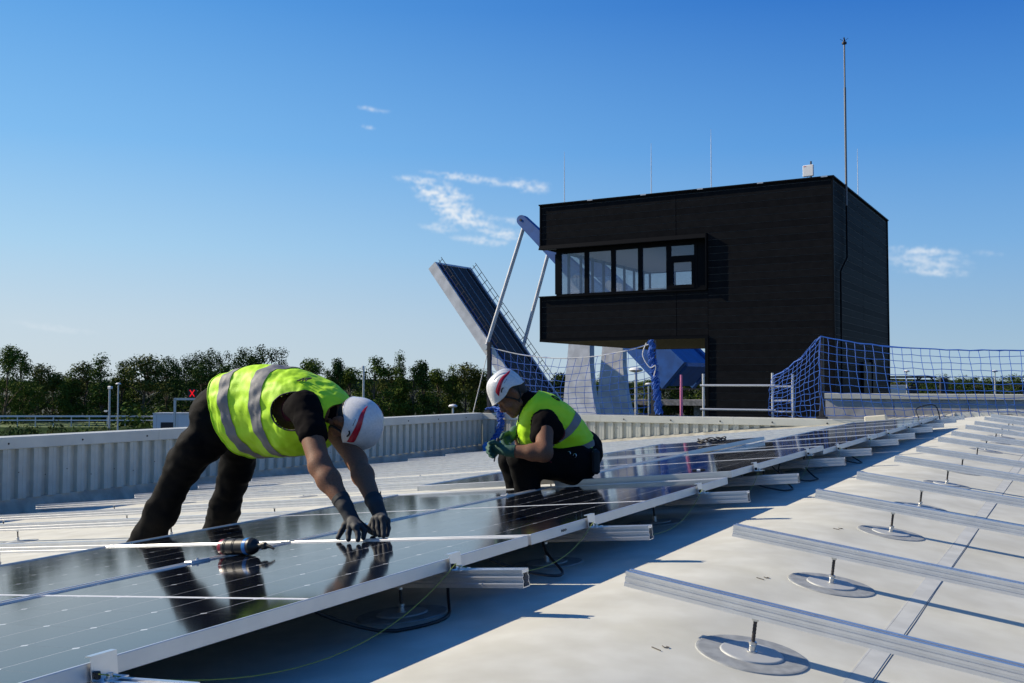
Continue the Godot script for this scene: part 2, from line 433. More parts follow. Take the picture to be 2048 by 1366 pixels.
# smooth union of tapered capsules and ellipsoids, meshed as surface nets
func body_mesh(prims: Array, cell: float, blend: float, fold := 0.0, fold_scale := 10.0, stretch := Vector3.ONE) -> ArrayMesh:
	var lo := Vector3(1e9, 1e9, 1e9)
	var hi := -lo
	var boxes := []
	var mg := blend + cell * 2.5 + fold
	for p in prims:
		var a: Vector3
		var b: Vector3
		if p.size() == 4:
			var r: float = max(p[2], p[3])
			a = (p[0] as Vector3).min(p[1]) - Vector3(r, r, r)
			b = (p[0] as Vector3).max(p[1]) + Vector3(r, r, r)
		else:
			var r2: float = max(p[2].x, max(p[2].y, p[2].z))
			a = p[0] - Vector3(r2, r2, r2)
			b = p[0] + Vector3(r2, r2, r2)
		a -= Vector3(mg, mg, mg)
		b += Vector3(mg, mg, mg)
		boxes.append([a, b])
		lo = lo.min(a)
		hi = hi.max(b)
	var nx := int((hi.x - lo.x) / cell) + 2
	var ny := int((hi.y - lo.y) / cell) + 2
	var nz := int((hi.z - lo.z) / cell) + 2
	var f := PackedFloat32Array()
	f.resize(nx * ny * nz)
	f.fill(1.0)
	for q in prims.size():
		var p: Array = prims[q]
		var bl: Vector3 = (boxes[q][0] - lo) / cell
		var bh: Vector3 = (boxes[q][1] - lo) / cell
		var x0 := maxi(0, int(bl.x))
		var x1 := mini(nx - 1, int(bh.x) + 1)
		var y0 := maxi(0, int(bl.y))
		var y1 := mini(ny - 1, int(bh.y) + 1)
		var z0 := maxi(0, int(bl.z))
		var z1 := mini(nz - 1, int(bh.z) + 1)
		var cap := p.size() == 4
		var pa: Vector3 = p[0]
		var ab := Vector3.ZERO
		var inv := 0.0
		var ra := 0.0
		var rb := 0.0
		var bi := Basis()
		var rad := Vector3.ONE
		var rmin := 1.0
		if cap:
			ab = p[1] - p[0]
			inv = 1.0 / maxf(ab.length_squared(), 1e-9)
			ra = p[2]
			rb = p[3]
		else:
			bi = (p[1] as Basis).transposed()
			rad = p[2]
			rmin = minf(rad.x, minf(rad.y, rad.z))
		for z in range(z0, z1):
			for y in range(y0, y1):
				var row := (z * ny + y) * nx
				for x in range(x0, x1):
					var w := Vector3(lo.x + x * cell, lo.y + y * cell, lo.z + z * cell) - pa
					var d: float
					if cap:
						var t := clampf(w.dot(ab) * inv, 0.0, 1.0)
						d = (w - ab * t).length() - lerpf(ra, rb, t)
					else:
						d = ((bi * w) / rad).length() * rmin - rmin
					var g := f[row + x]
					var h := blend - absf(g - d)
					if h > 0.0:
						f[row + x] = minf(g, d) - h * h * 0.25 / blend
					elif d < g:
						f[row + x] = d
	if fold > 0.0:
		for z in nz:
			for y in ny:
				var row := (z * ny + y) * nx
				for x in nx:
					var g := f[row + x]
					if g < fold * 3.0 and g > -fold * 3.0:
						var w := Vector3(lo.x + x * cell, lo.y + y * cell, lo.z + z * cell) * fold_scale * stretch
						f[row + x] = g + fold * (wrinkle.get_noise_3dv(w) + 0.45 * wrinkle.get_noise_3dv(w * 2.3))
	var ids := PackedInt32Array()
	ids.resize(nx * ny * nz)
	ids.fill(-1)
	var vs := PackedVector3Array()
	var sx := 1
	var sy := nx
	var sz := nx * ny
	var offs := PackedInt32Array([0, sx, sy, sx + sy, sz, sx + sz, sy + sz, sx + sy + sz])
	for z in nz - 1:
		for y in ny - 1:
			var row := (z * ny + y) * nx
			for x in nx - 1:
				var i := row + x
				var g0 := f[i]
				if absf(g0) > cell * 2.5:
					continue
				var m := 0
				for k in 8:
					if f[i + offs[k]] < 0.0:
						m |= 1 << k
				if m == 0 or m == 255:
					continue
				var acc := Vector3.ZERO
				var cnt := 0
				for e in [[0, 1], [2, 3], [4, 5], [6, 7], [0, 2], [1, 3], [4, 6], [5, 7], [0, 4], [1, 5], [2, 6], [3, 7]]:
					var ka: int = e[0]
					var kb: int = e[1]
					if ((m >> ka) & 1) != ((m >> kb) & 1):
						var fa := f[i + offs[ka]]
						var fb := f[i + offs[kb]]
						var t := fa / (fa - fb)
						acc += Vector3(lerpf(ka & 1, kb & 1, t), lerpf((ka >> 1) & 1, (kb >> 1) & 1, t), lerpf(ka >> 2, kb >> 2, t))
						cnt += 1
				ids[i] = vs.size()
				vs.append(lo + (Vector3(x, y, z) + acc / cnt) * cell)
	var idx := PackedInt32Array()
	var nr := PackedVector3Array()
	nr.resize(vs.size())
	for z in range(1, nz - 1):
		for y in range(1, ny - 1):
			var row := (z * ny + y) * nx
			for x in range(1, nx - 1):
				var i := row + x
				var g0 := f[i]
				if absf(g0) > cell * 1.8:
					continue
				for ax in 3:
					var st: int = [sx, sy, sz][ax]
					var g1 := f[i + st]
					if (g0 < 0.0) == (g1 < 0.0):
						continue
					var u: int = [sy, sz, sx][ax]
					var w: int = [sz, sx, sy][ax]
					var a := ids[i]
					var b := ids[i - u]
					var cc := ids[i - u - w]
					var d := ids[i - w]
					if a < 0 or b < 0 or cc < 0 or d < 0:
						continue
					var nn := (vs[cc] - vs[a]).cross(vs[b] - vs[a]) + (vs[d] - vs[a]).cross(vs[cc] - vs[a])
					var want := Vector3.ZERO
					want[ax] = 1.0 if g0 < 0.0 else -1.0
					if nn.dot(want) < 0.0:
						nn = -nn
						var t := b
						b = d
						d = t
					idx.append_array([a, b, cc, a, cc, d])
					nr[a] += nn
					nr[b] += nn
					nr[cc] += nn
					nr[d] += nn
	for i in nr.size():
		nr[i] = nr[i].normalized()
	var arr := []
	arr.resize(Mesh.ARRAY_MAX)
	arr[Mesh.ARRAY_VERTEX] = vs
	arr[Mesh.ARRAY_NORMAL] = nr
	arr[Mesh.ARRAY_INDEX] = idx
	var am := ArrayMesh.new()
	am.add_surface_from_arrays(Mesh.PRIMITIVE_TRIANGLES, arr)
	return am

func joined(list: Array) -> ArrayMesh:
	var st := SurfaceTool.new()
	for m in list:
		st.append_from(m, 0, Transform3D())
	return st.commit()

# ---------------------------------------------------------------- sky and light
func lin8(r: float, g: float, b: float) -> Color:
	return Color(r / 255.0, g / 255.0, b / 255.0).srgb_to_linear()

func sky_image() -> Image:
	# clear air: colour by height, paler and brighter towards the sun's side, bluer away from it
	var els := [0.0, 3.3, 7.5, 13.0, 21.0, 40.0, 90.0]
	var warm := [lin8(208, 219, 224), lin8(200, 218, 230), lin8(172, 212, 240), lin8(132, 191, 241), lin8(92, 162, 230), lin8(66, 118, 188), lin8(44, 84, 146)]
	var cool := [lin8(172, 196, 211), lin8(152, 187, 216), lin8(122, 174, 223), lin8(84, 149, 218), lin8(42, 109, 196), lin8(36, 88, 160), lin8(36, 78, 140)]
	var sun_az := -100.0
	var w := 512
	var h := 256
	var im := Image.create_empty(w, h, false, Image.FORMAT_RGBF)
	im.fill(Color(0.2, 0.22, 0.2))
	for y in h / 2 + 2:
		var el: float = maxf(0.0, 90.0 - (y + 0.5) * 180.0 / h)
		var i := 0
		while i < 5 and el > els[i + 1]:
			i += 1
		var t: float = clampf((el - els[i]) / (els[i + 1] - els[i]), 0.0, 1.0)
		var a: Color = warm[i].lerp(warm[i + 1], t)
		var b: Color = cool[i].lerp(cool[i + 1], t)
		for x in w:
			var az := (x + 0.5) * 360.0 / w
			var d := absf(wrapf(az - sun_az, -180.0, 180.0))
			var k := clampf((d - 30.0) / 75.0, 0.0, 1.0)
			k = k * k * (3.0 - 2.0 * k)
			im.set_pixel(x, y, a.lerp(b, k) * 0.8)
	im.resize(4096, 2048, Image.INTERPOLATE_CUBIC)
	var fn := FastNoiseLite.new()
	fn.seed = 7
	fn.frequency = 1.0
	fn.fractal_octaves = 5
	fn.fractal_gain = 0.55
	var white := Color(0.66, 0.70, 0.74)
	for q in CLOUDS:
		var az0: float = q[0]
		var el0: float = q[1]
		var k := 4096.0 / 360.0
		for yy in range(int((90.0 - el0 - q[3] * 2.2) * k), int((90.0 - el0 + q[3] * 2.2) * k)):
			for xx in range(int((az0 - q[2] * 2.2) * k), int((az0 + q[2] * 2.2) * k)):
				var az := xx / k
				var el := 90.0 - yy / k
				var dx: float = (az - az0) / q[2]
				var dy: float = (el - el0 + (az - az0) * 0.12) / q[3]
				var m := exp(-(dx * dx + dy * dy) * 1.1)
				if m < 0.02:
					continue
				var nz := fn.get_noise_2d(az * 1.1 + el * 0.3, el * 3.0) * 0.75 + fn.get_noise_2d(az * 5.0 + 40.0, el * 11.0) * 0.45
				var dn: float = clampf((nz + 0.66) * m * 1.5 - 0.30, 0.0, 1.0) * q[4]
				if dn <= 0.0:
					continue
				var px := posmod(xx, 4096)
				im.set_pixel(px, yy, im.get_pixel(px, yy).lerp(white, dn))
	return im

func build_light() -> void:
	var cam := Camera3D.new()
	cam.name = "camera"
	cam.fov = 37.88
	cam.near = 0.05
	cam.far = 4000.0
	cam.rotation_degrees = Vector3(2.33, 30.0, 0.0)
	add_child(cam)
	cam.current = true
	var env := Environment.new()
	env.background_mode = Environment.BG_SKY
	var sky := Sky.new()
	var pano := PanoramaSkyMaterial.new()
	pano.panorama = ImageTexture.create_from_image(sky_image())
	sky.sky_material = pano
	env.sky = sky
	env.ambient_light_source = Environment.AMBIENT_SOURCE_SKY
	env.tonemap_mode = Environment.TONE_MAPPER_LINEAR
	env.tonemap_exposure = 1.25
	env.sdfgi_enabled = true
	env.ssao_enabled = true
	env.ssil_enabled = true
	var we := WorldEnvironment.new()
	we.name = "environment"
	we.environment = env
	add_child(we)
	var sun := DirectionalLight3D.new()
	sun.name = "sun"
	sun.light_energy = 1.6
	sun.light_color = Color(1.0, 0.945, 0.85)
	sun.light_angular_distance = 0.5
	sun.shadow_enabled = true
	var e := deg_to_rad(31.5)
	var a := deg_to_rad(10.0)
	var to_sun := Vector3(-cos(e) * cos(a), sin(e), cos(e) * sin(a))
	sun.look_at_from_position(Vector3.ZERO, -to_sun, Vector3.UP)
	add_child(sun)

func build_materials() -> void:
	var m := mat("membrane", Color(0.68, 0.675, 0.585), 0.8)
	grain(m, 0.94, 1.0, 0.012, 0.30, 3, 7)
	m.detail_enabled = true
	m.detail_blend_mode = BaseMaterial3D.BLEND_MODE_MUL
	m.detail_albedo = noise_tex(Color(0.955, 0.95, 0.94), Color(1, 1, 1), 0.03, 44, 6)
	m.detail_uv_layer = BaseMaterial3D.DETAIL_UV_1
	mat("membrane_new", Color(0.63, 0.635, 0.58), 0.7)
	grain(M.membrane_new, 0.93, 1.0, 0.02, 0.6, 5)
	mat("disc", Color(0.37, 0.385, 0.375), 0.6)
	grain(M.disc, 0.88, 1.0, 0.02, 2.0, 6)
	mat("disc_light", Color(0.44, 0.455, 0.445), 0.55)
	mat("sealant", Color(0.10, 0.10, 0.11), 0.8)
	mat("pencil", Color(0.12, 0.11, 0.10), 0.9)
	m = mat("aluminium", Color(0.80, 0.81, 0.83), 0.34, 0.92)
	grain(m, 0.965, 1.0, 0.02, 1.0, 8)
	m = mat("frame", Color(0.66, 0.67, 0.68), 0.38, 0.75)
	grain(m, 0.97, 1.0, 0.02, 0.8, 9)
	m = mat("cell", Color(0.006, 0.008, 0.014), 0.075)
	m.metallic_specular = 0.55
	mat("cell_b", Color(0.007, 0.009, 0.013), 0.085).metallic_specular = 0.55
	mat("backsheet", Color(0.55, 0.58, 0.62), 0.08)
	mat("underside", Color(0.20, 0.19, 0.17), 0.7)
	mat("zinc", Color(0.62, 0.62, 0.60), 0.35, 0.85)
	mat("rod", Color(0.045, 0.038, 0.036), 0.5, 0.3)
	mat("black_plastic", Color(0.012, 0.012, 0.013), 0.45)
	mat("cable", Color(0.015, 0.015, 0.016), 0.5)
	mat("earth_wire", Color(0.26, 0.32, 0.04), 0.5)
	m = mat("cladding", Color(0.0155, 0.0155, 0.0165), 0.5)
	m.metallic_specular = 0.08
	grain(m, 0.9, 1.0, 0.012, 0.4, 11, 5)
	mat("cladding_b", Color(0.0130, 0.0130, 0.0142), 0.52).metallic_specular = 0.08
	grain(M.cladding_b, 0.9, 1.0, 0.012, 0.4, 12, 5)
	mat("trim_black", Color(0.009, 0.0095, 0.011), 0.42).metallic_specular = 0.12
	mat("joint_metal", Color(0.060, 0.055, 0.050), 0.5)
	mat("soffit", Color(0.22, 0.15, 0.09), 0.7)
	grain(M.soffit, 0.7, 1.0, 0.02, 0.5, 13)
	mat("interior", Color(0.38, 0.40, 0.42), 0.8)
	m = mat("glass", Color(0.30, 0.42, 0.52), 0.02)
	m.transparency = BaseMaterial3D.TRANSPARENCY_ALPHA
	m.albedo_color = Color(0.20, 0.38, 0.58, 0.24)
	m.metallic_specular = 1.0
	m = mat("parapet", Color(0.54, 0.54, 0.46), 0.5)
	grain(m, 0.955, 1.0, 0.012, 0.5, 15, 5)
	mat("parapet_b", Color(0.51, 0.51, 0.44), 0.55)
	grain(M.parapet_b, 0.95, 1.0, 0.012, 0.5, 16, 5)
	mat("cap", Color(0.58, 0.58, 0.51), 0.42)
	grain(M.cap, 0.96, 1.0, 0.01, 0.4, 17)
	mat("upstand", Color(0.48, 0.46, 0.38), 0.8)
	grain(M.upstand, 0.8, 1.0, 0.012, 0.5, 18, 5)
	mat("wall_light", Color(0.50, 0.48, 0.45), 0.7)
	grain(M.wall_light, 0.85, 1.0, 0.012, 0.3, 19, 5)
	mat("net", Color(0.012, 0.10, 0.44), 0.6)
	mat("rope", Color(0.62, 0.62, 0.60), 0.8)
	mat("steel_dark", Color(0.03, 0.03, 0.035), 0.5, 0.4)
	mat("galvanised", Color(0.55, 0.56, 0.57), 0.45, 0.7)
	mat("mast_grey", Color(0.16, 0.165, 0.17), 0.5, 0.3)
	mat("pink", Color(0.55, 0.16, 0.30), 0.7)
	m = mat("bridge_white", Color(0.66, 0.67, 0.70), 0.5)
	grain(m, 0.88, 1.0, 0.012, 0.08, 21)
	mat("bridge_blue", Color(0.014, 0.10, 0.36), 0.5)
	grain(M.bridge_blue, 0.86, 1.0, 0.012, 0.1, 22)
	mat("asphalt", Color(0.05, 0.052, 0.058), 0.85)
	grain(M.asphalt, 0.7, 1.0, 0.02, 0.3, 23)
	mat("concrete", Color(0.34, 0.33, 0.31), 0.85)
	grain(M.concrete, 0.75, 1.0, 0.015, 0.2, 24)
	mat("white_paint", Color(0.72, 0.73, 0.74), 0.5)
	mat("ground", Color(0.06, 0.075, 0.035), 0.95)
	grain(M.ground, 0.45, 1.0, 0.01, 0.02, 25, 6)
	mat("grass", Color(0.13, 0.21, 0.035), 0.95)
	grain(M.grass, 0.55, 1.0, 0.02, 0.12, 41, 6)
	mat("bark", Color(0.10, 0.075, 0.05), 0.9)
	for i in 4:
		m = mat("leaf%d" % i, [Color(0.070, 0.110, 0.022), Color(0.095, 0.135, 0.027), Color(0.046, 0.076, 0.020), Color(0.098, 0.112, 0.030)][i], 0.85)
		m.metallic_specular = 0.12
		m.backlight_enabled = true
		m.backlight = Color(0.12, 0.17, 0.03)
		m.cull_mode = BaseMaterial3D.CULL_DISABLED
	mat("palm", Color(0.09, 0.17, 0.03), 0.5)
	# clothing and people
	m = mat("hivis", Color(0.54, 0.93, 0.012), 0.62)
	m.cull_mode = BaseMaterial3D.CULL_DISABLED
	bumpy(m, 0.06, 31, 3.0, 0.2, 4.0)
	m = mat("reflective", Color(0.20, 0.20, 0.205), 0.65)
	m.cull_mode = BaseMaterial3D.CULL_DISABLED
	bumpy(m, 0.06, 32, 3.0, 0.3, 8.0)
	m = mat("trousers", Color(0.006, 0.006, 0.0065), 0.8)
	m.metallic_specular = 0.2
	bumpy(m, 0.08, 33, 4.0, 0.5, 5.0)
	mat("shirt", Color(0.007, 0.006, 0.0065), 0.9).metallic_specular = 0.15
	mat("shirt_red", Color(0.10, 0.006, 0.012), 0.9)
	m = mat("skin", Color(0.24, 0.118, 0.072), 0.65)
	m.metallic_specular = 0.3
	m.subsurf_scatter_enabled = true
	m.subsurf_scatter_strength = 0.15
	grain(m, 0.82, 1.0, 0.03, 8.0, 34)
	mat("hair", Color(0.035, 0.028, 0.024), 0.8)
	m = mat("helmet", Color(0.72, 0.73, 0.73), 0.22)
	m.clearcoat_enabled = true
	m.clearcoat = 0.5
	grain(m, 0.93, 1.0, 0.03, 5.0, 35)
	mat("helmet_red", Color(0.42, 0.010, 0.030), 0.25)
	mat("strap", Color(0.010, 0.010, 0.011), 0.7)
	m = mat("glove_black", Color(0.020, 0.022, 0.026), 0.7)
	bumpy(m, 0.1, 36, 4.0, 0.4, 14.0)
	m = mat("glove_green", Color(0.018, 0.085, 0.060), 0.75)
	bumpy(m, 0.1, 37, 4.0, 0.4, 14.0)
	mat("red_cap", Color(0.30, 0.012, 0.035), 0.3)
	mat("blue_band", Color(0.03, 0.20, 0.52), 0.3)
	mat("boot", Color(0.02, 0.018, 0.016), 0.7)
	mat("red", Color(0.45, 0.02, 0.03), 0.5)
	mat("ink", Color(0.01, 0.015, 0.01), 0.7)
	m = mat("red_light", Color(0.5, 0.02, 0.02), 0.5)
	m.emission_enabled = true
	m.emission = Color(1.0, 0.05, 0.08)
	m.emission_energy_multiplier = 0.6
	mat("cream", Color(0.62, 0.58, 0.46), 0.7)

# ---------------------------------------------------------------- the roof
func build_roof() -> void:
	var b := MB.new()
	var xs := [SIDE - 0.3, -8.0, -5.0, -3.0, -2.0]
	for i in 9:
		xs.append(RIDGE - 0.24 + i * 0.06)
	xs.append_array([0.0, 2.0, 5.0, 9.0])
	var prev := []
	var zs := [6.0, 2.0, -2.0, -6.0, -10.0, -14.0, BACK]
	var soft := func(x: float, z: float) -> float:
		# the membrane is drawn over the ridge with a soft bend
		var d: float = (x - RIDGE) / 0.24
		var y: float = roof_left(RIDGE, z)
		if d <= -1.0:
			return roof_left(x, z)
		if d >= 1.0:
			return roof_right(x, z)
		var t: float = (d + 1.0) * 0.5
		var y0: float = roof_left(RIDGE - 0.24, z)
		var y1: float = roof_right(RIDGE + 0.24, z)
		return lerpf(lerpf(y0, y, t), lerpf(y, y1, t), t)
	var nrm := func(x: float) -> Vector3:
		var d: float = clampf((x - RIDGE) / 0.24, -1.0, 1.0) * 0.5 + 0.5
		return Vector3(-lerpf(SL, -SR, d), 1.0, -TZ).normalized()
	for i in xs.size() - 1:
		for j in zs.size() - 1:
			var x0: float = xs[i]
			var x1: float = xs[i + 1]
			var z0: float = zs[j]
			var z1: float = zs[j + 1]
			var p00 := Vector3(x0, soft.call(x0, z0), z0)
			var p10 := Vector3(x1, soft.call(x1, z0), z0)
			var p11 := Vector3(x1, soft.call(x1, z1), z1)
			var p01 := Vector3(x0, soft.call(x0, z1), z1)
			b.stri(p00, p10, p11, nrm.call(x0), nrm.call(x1), nrm.call(x1))
			b.stri(p00, p11, p01, nrm.call(x0), nrm.call(x1), nrm.call(x0))
	var roof := structure("roof", b.mesh(), M.membrane)
	# welded cover strip along the bare slope, with its two sealant beads
	for sx in [[-0.547, -0.490], [1.36, 1.42]]:
		var s := MB.new()
		var y0 := roof_right(sx[0], 0.0)
		var bs := slope_basis(false)
		var w: float = sx[1] - sx[0]
		var zc := (2.0 + BACK) * 0.5
		s.box(Vector3((sx[0] + sx[1]) * 0.5, roof_right((sx[0] + sx[1]) * 0.5, zc) + 0.0006, zc), Vector3(w, 0.0014, 2.0 - BACK), bs)
		part(roof, "seam_strip", s.mesh(), M.membrane_new)
		for e in sx:
			var t := MB.new()
			var pts := []
			for k in 40:
				var z: float = 2.0 + (BACK - 2.0) * k / 39.0
				pts.append(Vector3(e + 0.0015 * sin(k * 2.1), roof_right(e, z) + 0.0006, z))
			t.tube(pts, 0.0009, 4)
			part(roof, "sealant_bead", t.mesh(), M.sealant)
	# pencil figures left on the membrane by the setters
	for q in [Vector2(-1.015, -2.50), Vector2(-1.03, -3.52), Vector2(-1.04, -4.80)]:
		var t := MB.new()
		var at := func(u: float, w: float) -> Vector3:
			var x: float = q.x + u
			var z: float = q.y - w
			return Vector3(x, soft.call(x, z) + 0.002, z)
		t.tube([at.call(0.0, 0.0), at.call(0.03, -0.012)], 0.0016, 4)
		t.tube([at.call(0.018, 0.03), at.call(0.026, 0.022), at.call(0.036, 0.024), at.call(0.036, 0.032), at.call(0.028, 0.034)], 0.0016, 4)
		part(roof, "pencil_mark", t.mesh(), M.pencil)
	# the hall under the roof
	var hw := MB.new()
	var yt := -2.6
	hw.box(Vector3((SIDE - 0.25 + 9.0) * 0.5, (GROUND + yt) * 0.5, (6.0 + BACK - 0.2) * 0.5), Vector3(9.0 - SIDE + 0.25, yt - GROUND, 6.0 - BACK + 0.2))
	hw.box(Vector3(SIDE - 0.2, (yt - 1.2) * 0.5 - 0.2, (6.0 + BACK) * 0.5), Vector3(0.1, 1.6, 6.0 - BACK))
	hw.box(Vector3((SIDE + 9.0) * 0.5, -1.75, BACK - 0.22), Vector3(9.0 - SIDE, 1.9, 0.08))
	structure("hall_wall", hw.mesh(), M.wall_light)

func corrugated(length: float, top: float, bot0: float, bot1: float) -> ArrayMesh:
	# trapezoidal sheet in the local XY plane, ribs standing out to +Z
	var b := MB.new()
	var pitch := 0.21
	var n := int(round(length / pitch))
	var pts := [Vector2(0, 0)]
	for i in n:
		var x := i * length / n
		var k := length / n / 0.21
		pts.append_array([Vector2(x + 0.036 * k, 0), Vector2(x + 0.050 * k, 0.058), Vector2(x + 0.092 * k, 0.058), Vector2(x + 0.097 * k, 0.054), Vector2(x + 0.109 * k, 0.054), Vector2(x + 0.114 * k, 0.058), Vector2(x + 0.158 * k, 0.058), Vector2(x + 0.172 * k, 0.0)])
	pts.append(Vector2(length, 0))
	for i in pts.size() - 1:
		var p: Vector2 = pts[i]
		var q: Vector2 = pts[i + 1]
		var yp := lerpf(bot0, bot1, p.x / length)
		var yq := lerpf(bot0, bot1, q.x / length)
		var o := Vector3(-(q.y - p.y), 0, q.x - p.x)
		b.quad(Vector3(p.x, yp, p.y), Vector3(q.x, yq, q.y), Vector3(q.x, top, q.y), Vector3(p.x, top, p.y), o)
	return b.mesh()

func build_parapets() -> void:
	var top := -0.69
	# side parapet along the eaves: local x runs away from the camera, local z looks over the roof
	var t := thing("parapet", "shaded pale metal parapet along the eaves behind the bending man", "parapet", Transform3D(Basis(Vector3(0, 0, -1), Vector3.UP, Vector3(1, 0, 0)), Vector3(SIDE, 0, -1.0)), "roof parapets")
	var ln := -1.0 - BACK
	var n := 17
	for i in n:
		var w := ln / n
		var z0 := -1.0 - i * w
		var m := corrugated(w, top - 0.02, roof_left(SIDE, z0) + 0.20, roof_left(SIDE, z0 - w) + 0.20)
		part(t, "metal_sheet", m, M.parapet if i % 3 else M.parapet_b, Transform3D(Basis(), Vector3(i * w, 0, -0.024)))
		for k in 3:
			var s := MB.new()
			s.lathe([[0.0, 0.006], [0.006, 0.005], [0.0075, 0.0]], 8, Transform3D(Basis(Vector3.RIGHT, PI / 2), Vector3.ZERO))
			var hx: float = (i + [0.1, 0.45, 0.8][k]) * w
			part(t, "screw", s.mesh(), M.black_plastic, Transform3D(Basis(), Vector3(hx, -1.20 + 0.06 * sin(i * 3.0 + k * 2.0), 0.036)))
		var s2 := MB.new()
		s2.lathe([[0.0, 0.010], [0.010, 0.009], [0.014, 0.0]], 8, Transform3D(Basis(Vector3.RIGHT, PI / 2), Vector3.ZERO))
		part(t, "screw", s2.mesh(), M.black_plastic, Transform3D(Basis(), Vector3((i + 0.3) * w, top - 0.085, 0.062)))
	for i in 6:
		var w := ln / 6.0
		var cp := MB.new()
		var y1 := top
		cp.extrude([Vector2(-0.20, -0.12), Vector2(-0.20, 0.0), Vector2(0.055, -0.006), Vector2(0.060, -0.012), Vector2(0.060, -0.150), Vector2(0.048, -0.158), Vector2(0.048, -0.150), Vector2(0.054, -0.145), Vector2(0.054, -0.016), Vector2(-0.19, -0.01), Vector2(-0.19, -0.12)], Vector3(i * w + 0.002, y1, 0), Vector3(1, 0, 0), w - 0.004, Vector3(0, 0, 1), Vector3(0, 1, 0))
		part(t, "cap_flashing", cp.mesh(), M.cap)
	var up := MB.new()
	for i in 12:
		var w := ln / 12.0
		var z0 := -1.0 - i * w
		var ya := roof_left(SIDE, z0)
		var yb := roof_left(SIDE, z0 - w)
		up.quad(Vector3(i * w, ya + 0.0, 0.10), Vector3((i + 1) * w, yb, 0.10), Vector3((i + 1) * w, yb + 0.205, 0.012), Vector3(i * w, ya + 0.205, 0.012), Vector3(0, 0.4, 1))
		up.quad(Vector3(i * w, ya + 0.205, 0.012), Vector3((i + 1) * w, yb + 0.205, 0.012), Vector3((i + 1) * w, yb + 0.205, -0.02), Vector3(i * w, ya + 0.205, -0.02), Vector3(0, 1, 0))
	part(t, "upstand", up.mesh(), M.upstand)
	# back parapet, square to it
	var t2 := thing("parapet", "sunlit pale metal parapet across the far end of the roof", "parapet", Transform3D(Basis(), Vector3(SIDE, 0, BACK)), "roof parapets")
	var l2 := 9.24
	n = 9
	for i in n:
		var w := l2 / n
		var x0 := SIDE + i * w
		var y0 := minf(roof_left(x0, BACK) + 0.09, top - 0.05)
		var y1 := minf(roof_left(x0 + w, BACK) + 0.09, top - 0.05)
		var m := corrugated(w, top - 0.02, y0, y1)
		part(t2, "metal_sheet", m, M.parapet if i % 2 else M.parapet_b, Transform3D(Basis(), Vector3(i * w, 0, -0.024)))
		for k in 2:
			var s := MB.new()
			s.lathe([[0.0, 0.006], [0.007, 0.005], [0.009, 0.0]], 8, Transform3D(Basis(Vector3.RIGHT, PI / 2), Vector3.ZERO))
			part(t2, "screw", s.mesh(), M.black_plastic, Transform3D(Basis(), Vector3((i + 0.25 + 0.5 * k) * w, lerpf(y1, top, 0.45) + 0.05 * k - 0.04, 0.036)))
		var s2 := MB.new()
		s2.lathe([[0.0, 0.010], [0.012, 0.009], [0.016, 0.0]], 8, Transform3D(Basis(Vector3.RIGHT, PI / 2), Vector3.ZERO))
		part(t2, "screw", s2.mesh(), M.black_plastic, Transform3D(Basis(), Vector3((i + 0.4) * w, top - 0.08, 0.062)))
	for q in [[0.0, 2.9], [2.9, 5.75], [5.75, 9.24]]:
		var cp := MB.new()
		cp.extrude([Vector2(-0.20, -0.12), Vector2(-0.20, 0.0), Vector2(0.055, -0.006), Vector2(0.060, -0.012), Vector2(0.060, -0.138), Vector2(0.048, -0.146), Vector2(0.048, -0.138), Vector2(0.054, -0.133), Vector2(0.054, -0.016), Vector2(-0.19, -0.01), Vector2(-0.19, -0.12)], Vector3(q[0] + 0.06, top + 0.002, 0), Vector3(1, 0, 0), q[1] - q[0] - 0.004, Vector3(0, 0, 1), Vector3(0, 1, 0))
		part(t2, "cap_flashing", cp.mesh(), M.cap)
	up = MB.new()
	for i in 9:
		var w := 11.0 / 9.0
		var x0 := SIDE + i * w
		if x0 > RIDGE - w:
			continue
		var ya := roof_left(x0, BACK)
		var yb := roof_left(x0 + w, BACK)
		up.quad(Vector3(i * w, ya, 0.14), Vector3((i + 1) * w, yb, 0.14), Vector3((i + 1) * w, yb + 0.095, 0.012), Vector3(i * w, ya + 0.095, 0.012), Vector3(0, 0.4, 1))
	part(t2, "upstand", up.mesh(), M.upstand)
	# low kerb that closes the bare slope
	var kb := MB.new()
	for q in [[-2.6, RIDGE], [RIDGE, 9.0]]:
		var a := Vector3(q[0], roof_y(q[0], BACK), BACK + 0.01)
		var c := Vector3(q[1], roof_y(q[1], BACK), BACK + 0.01)
		var h := Vector3(0, 0.085, 0)
		var d := Vector3(0, 0, -0.24)
		kb.quad(a, c, c + h, a + h, Vector3(0, 0, 1))
		kb.quad(a + h, c + h, c + h + d, a + h + d, Vector3.UP)
		kb.quad(a + d - h * 3, c + d - h * 3, c + h + d, a + h + d, Vector3(0, 0, -1))
	solo("roof_kerb", kb.mesh(), M.membrane_new, "low white membrane kerb closing the far end of the bare slope", "kerb")

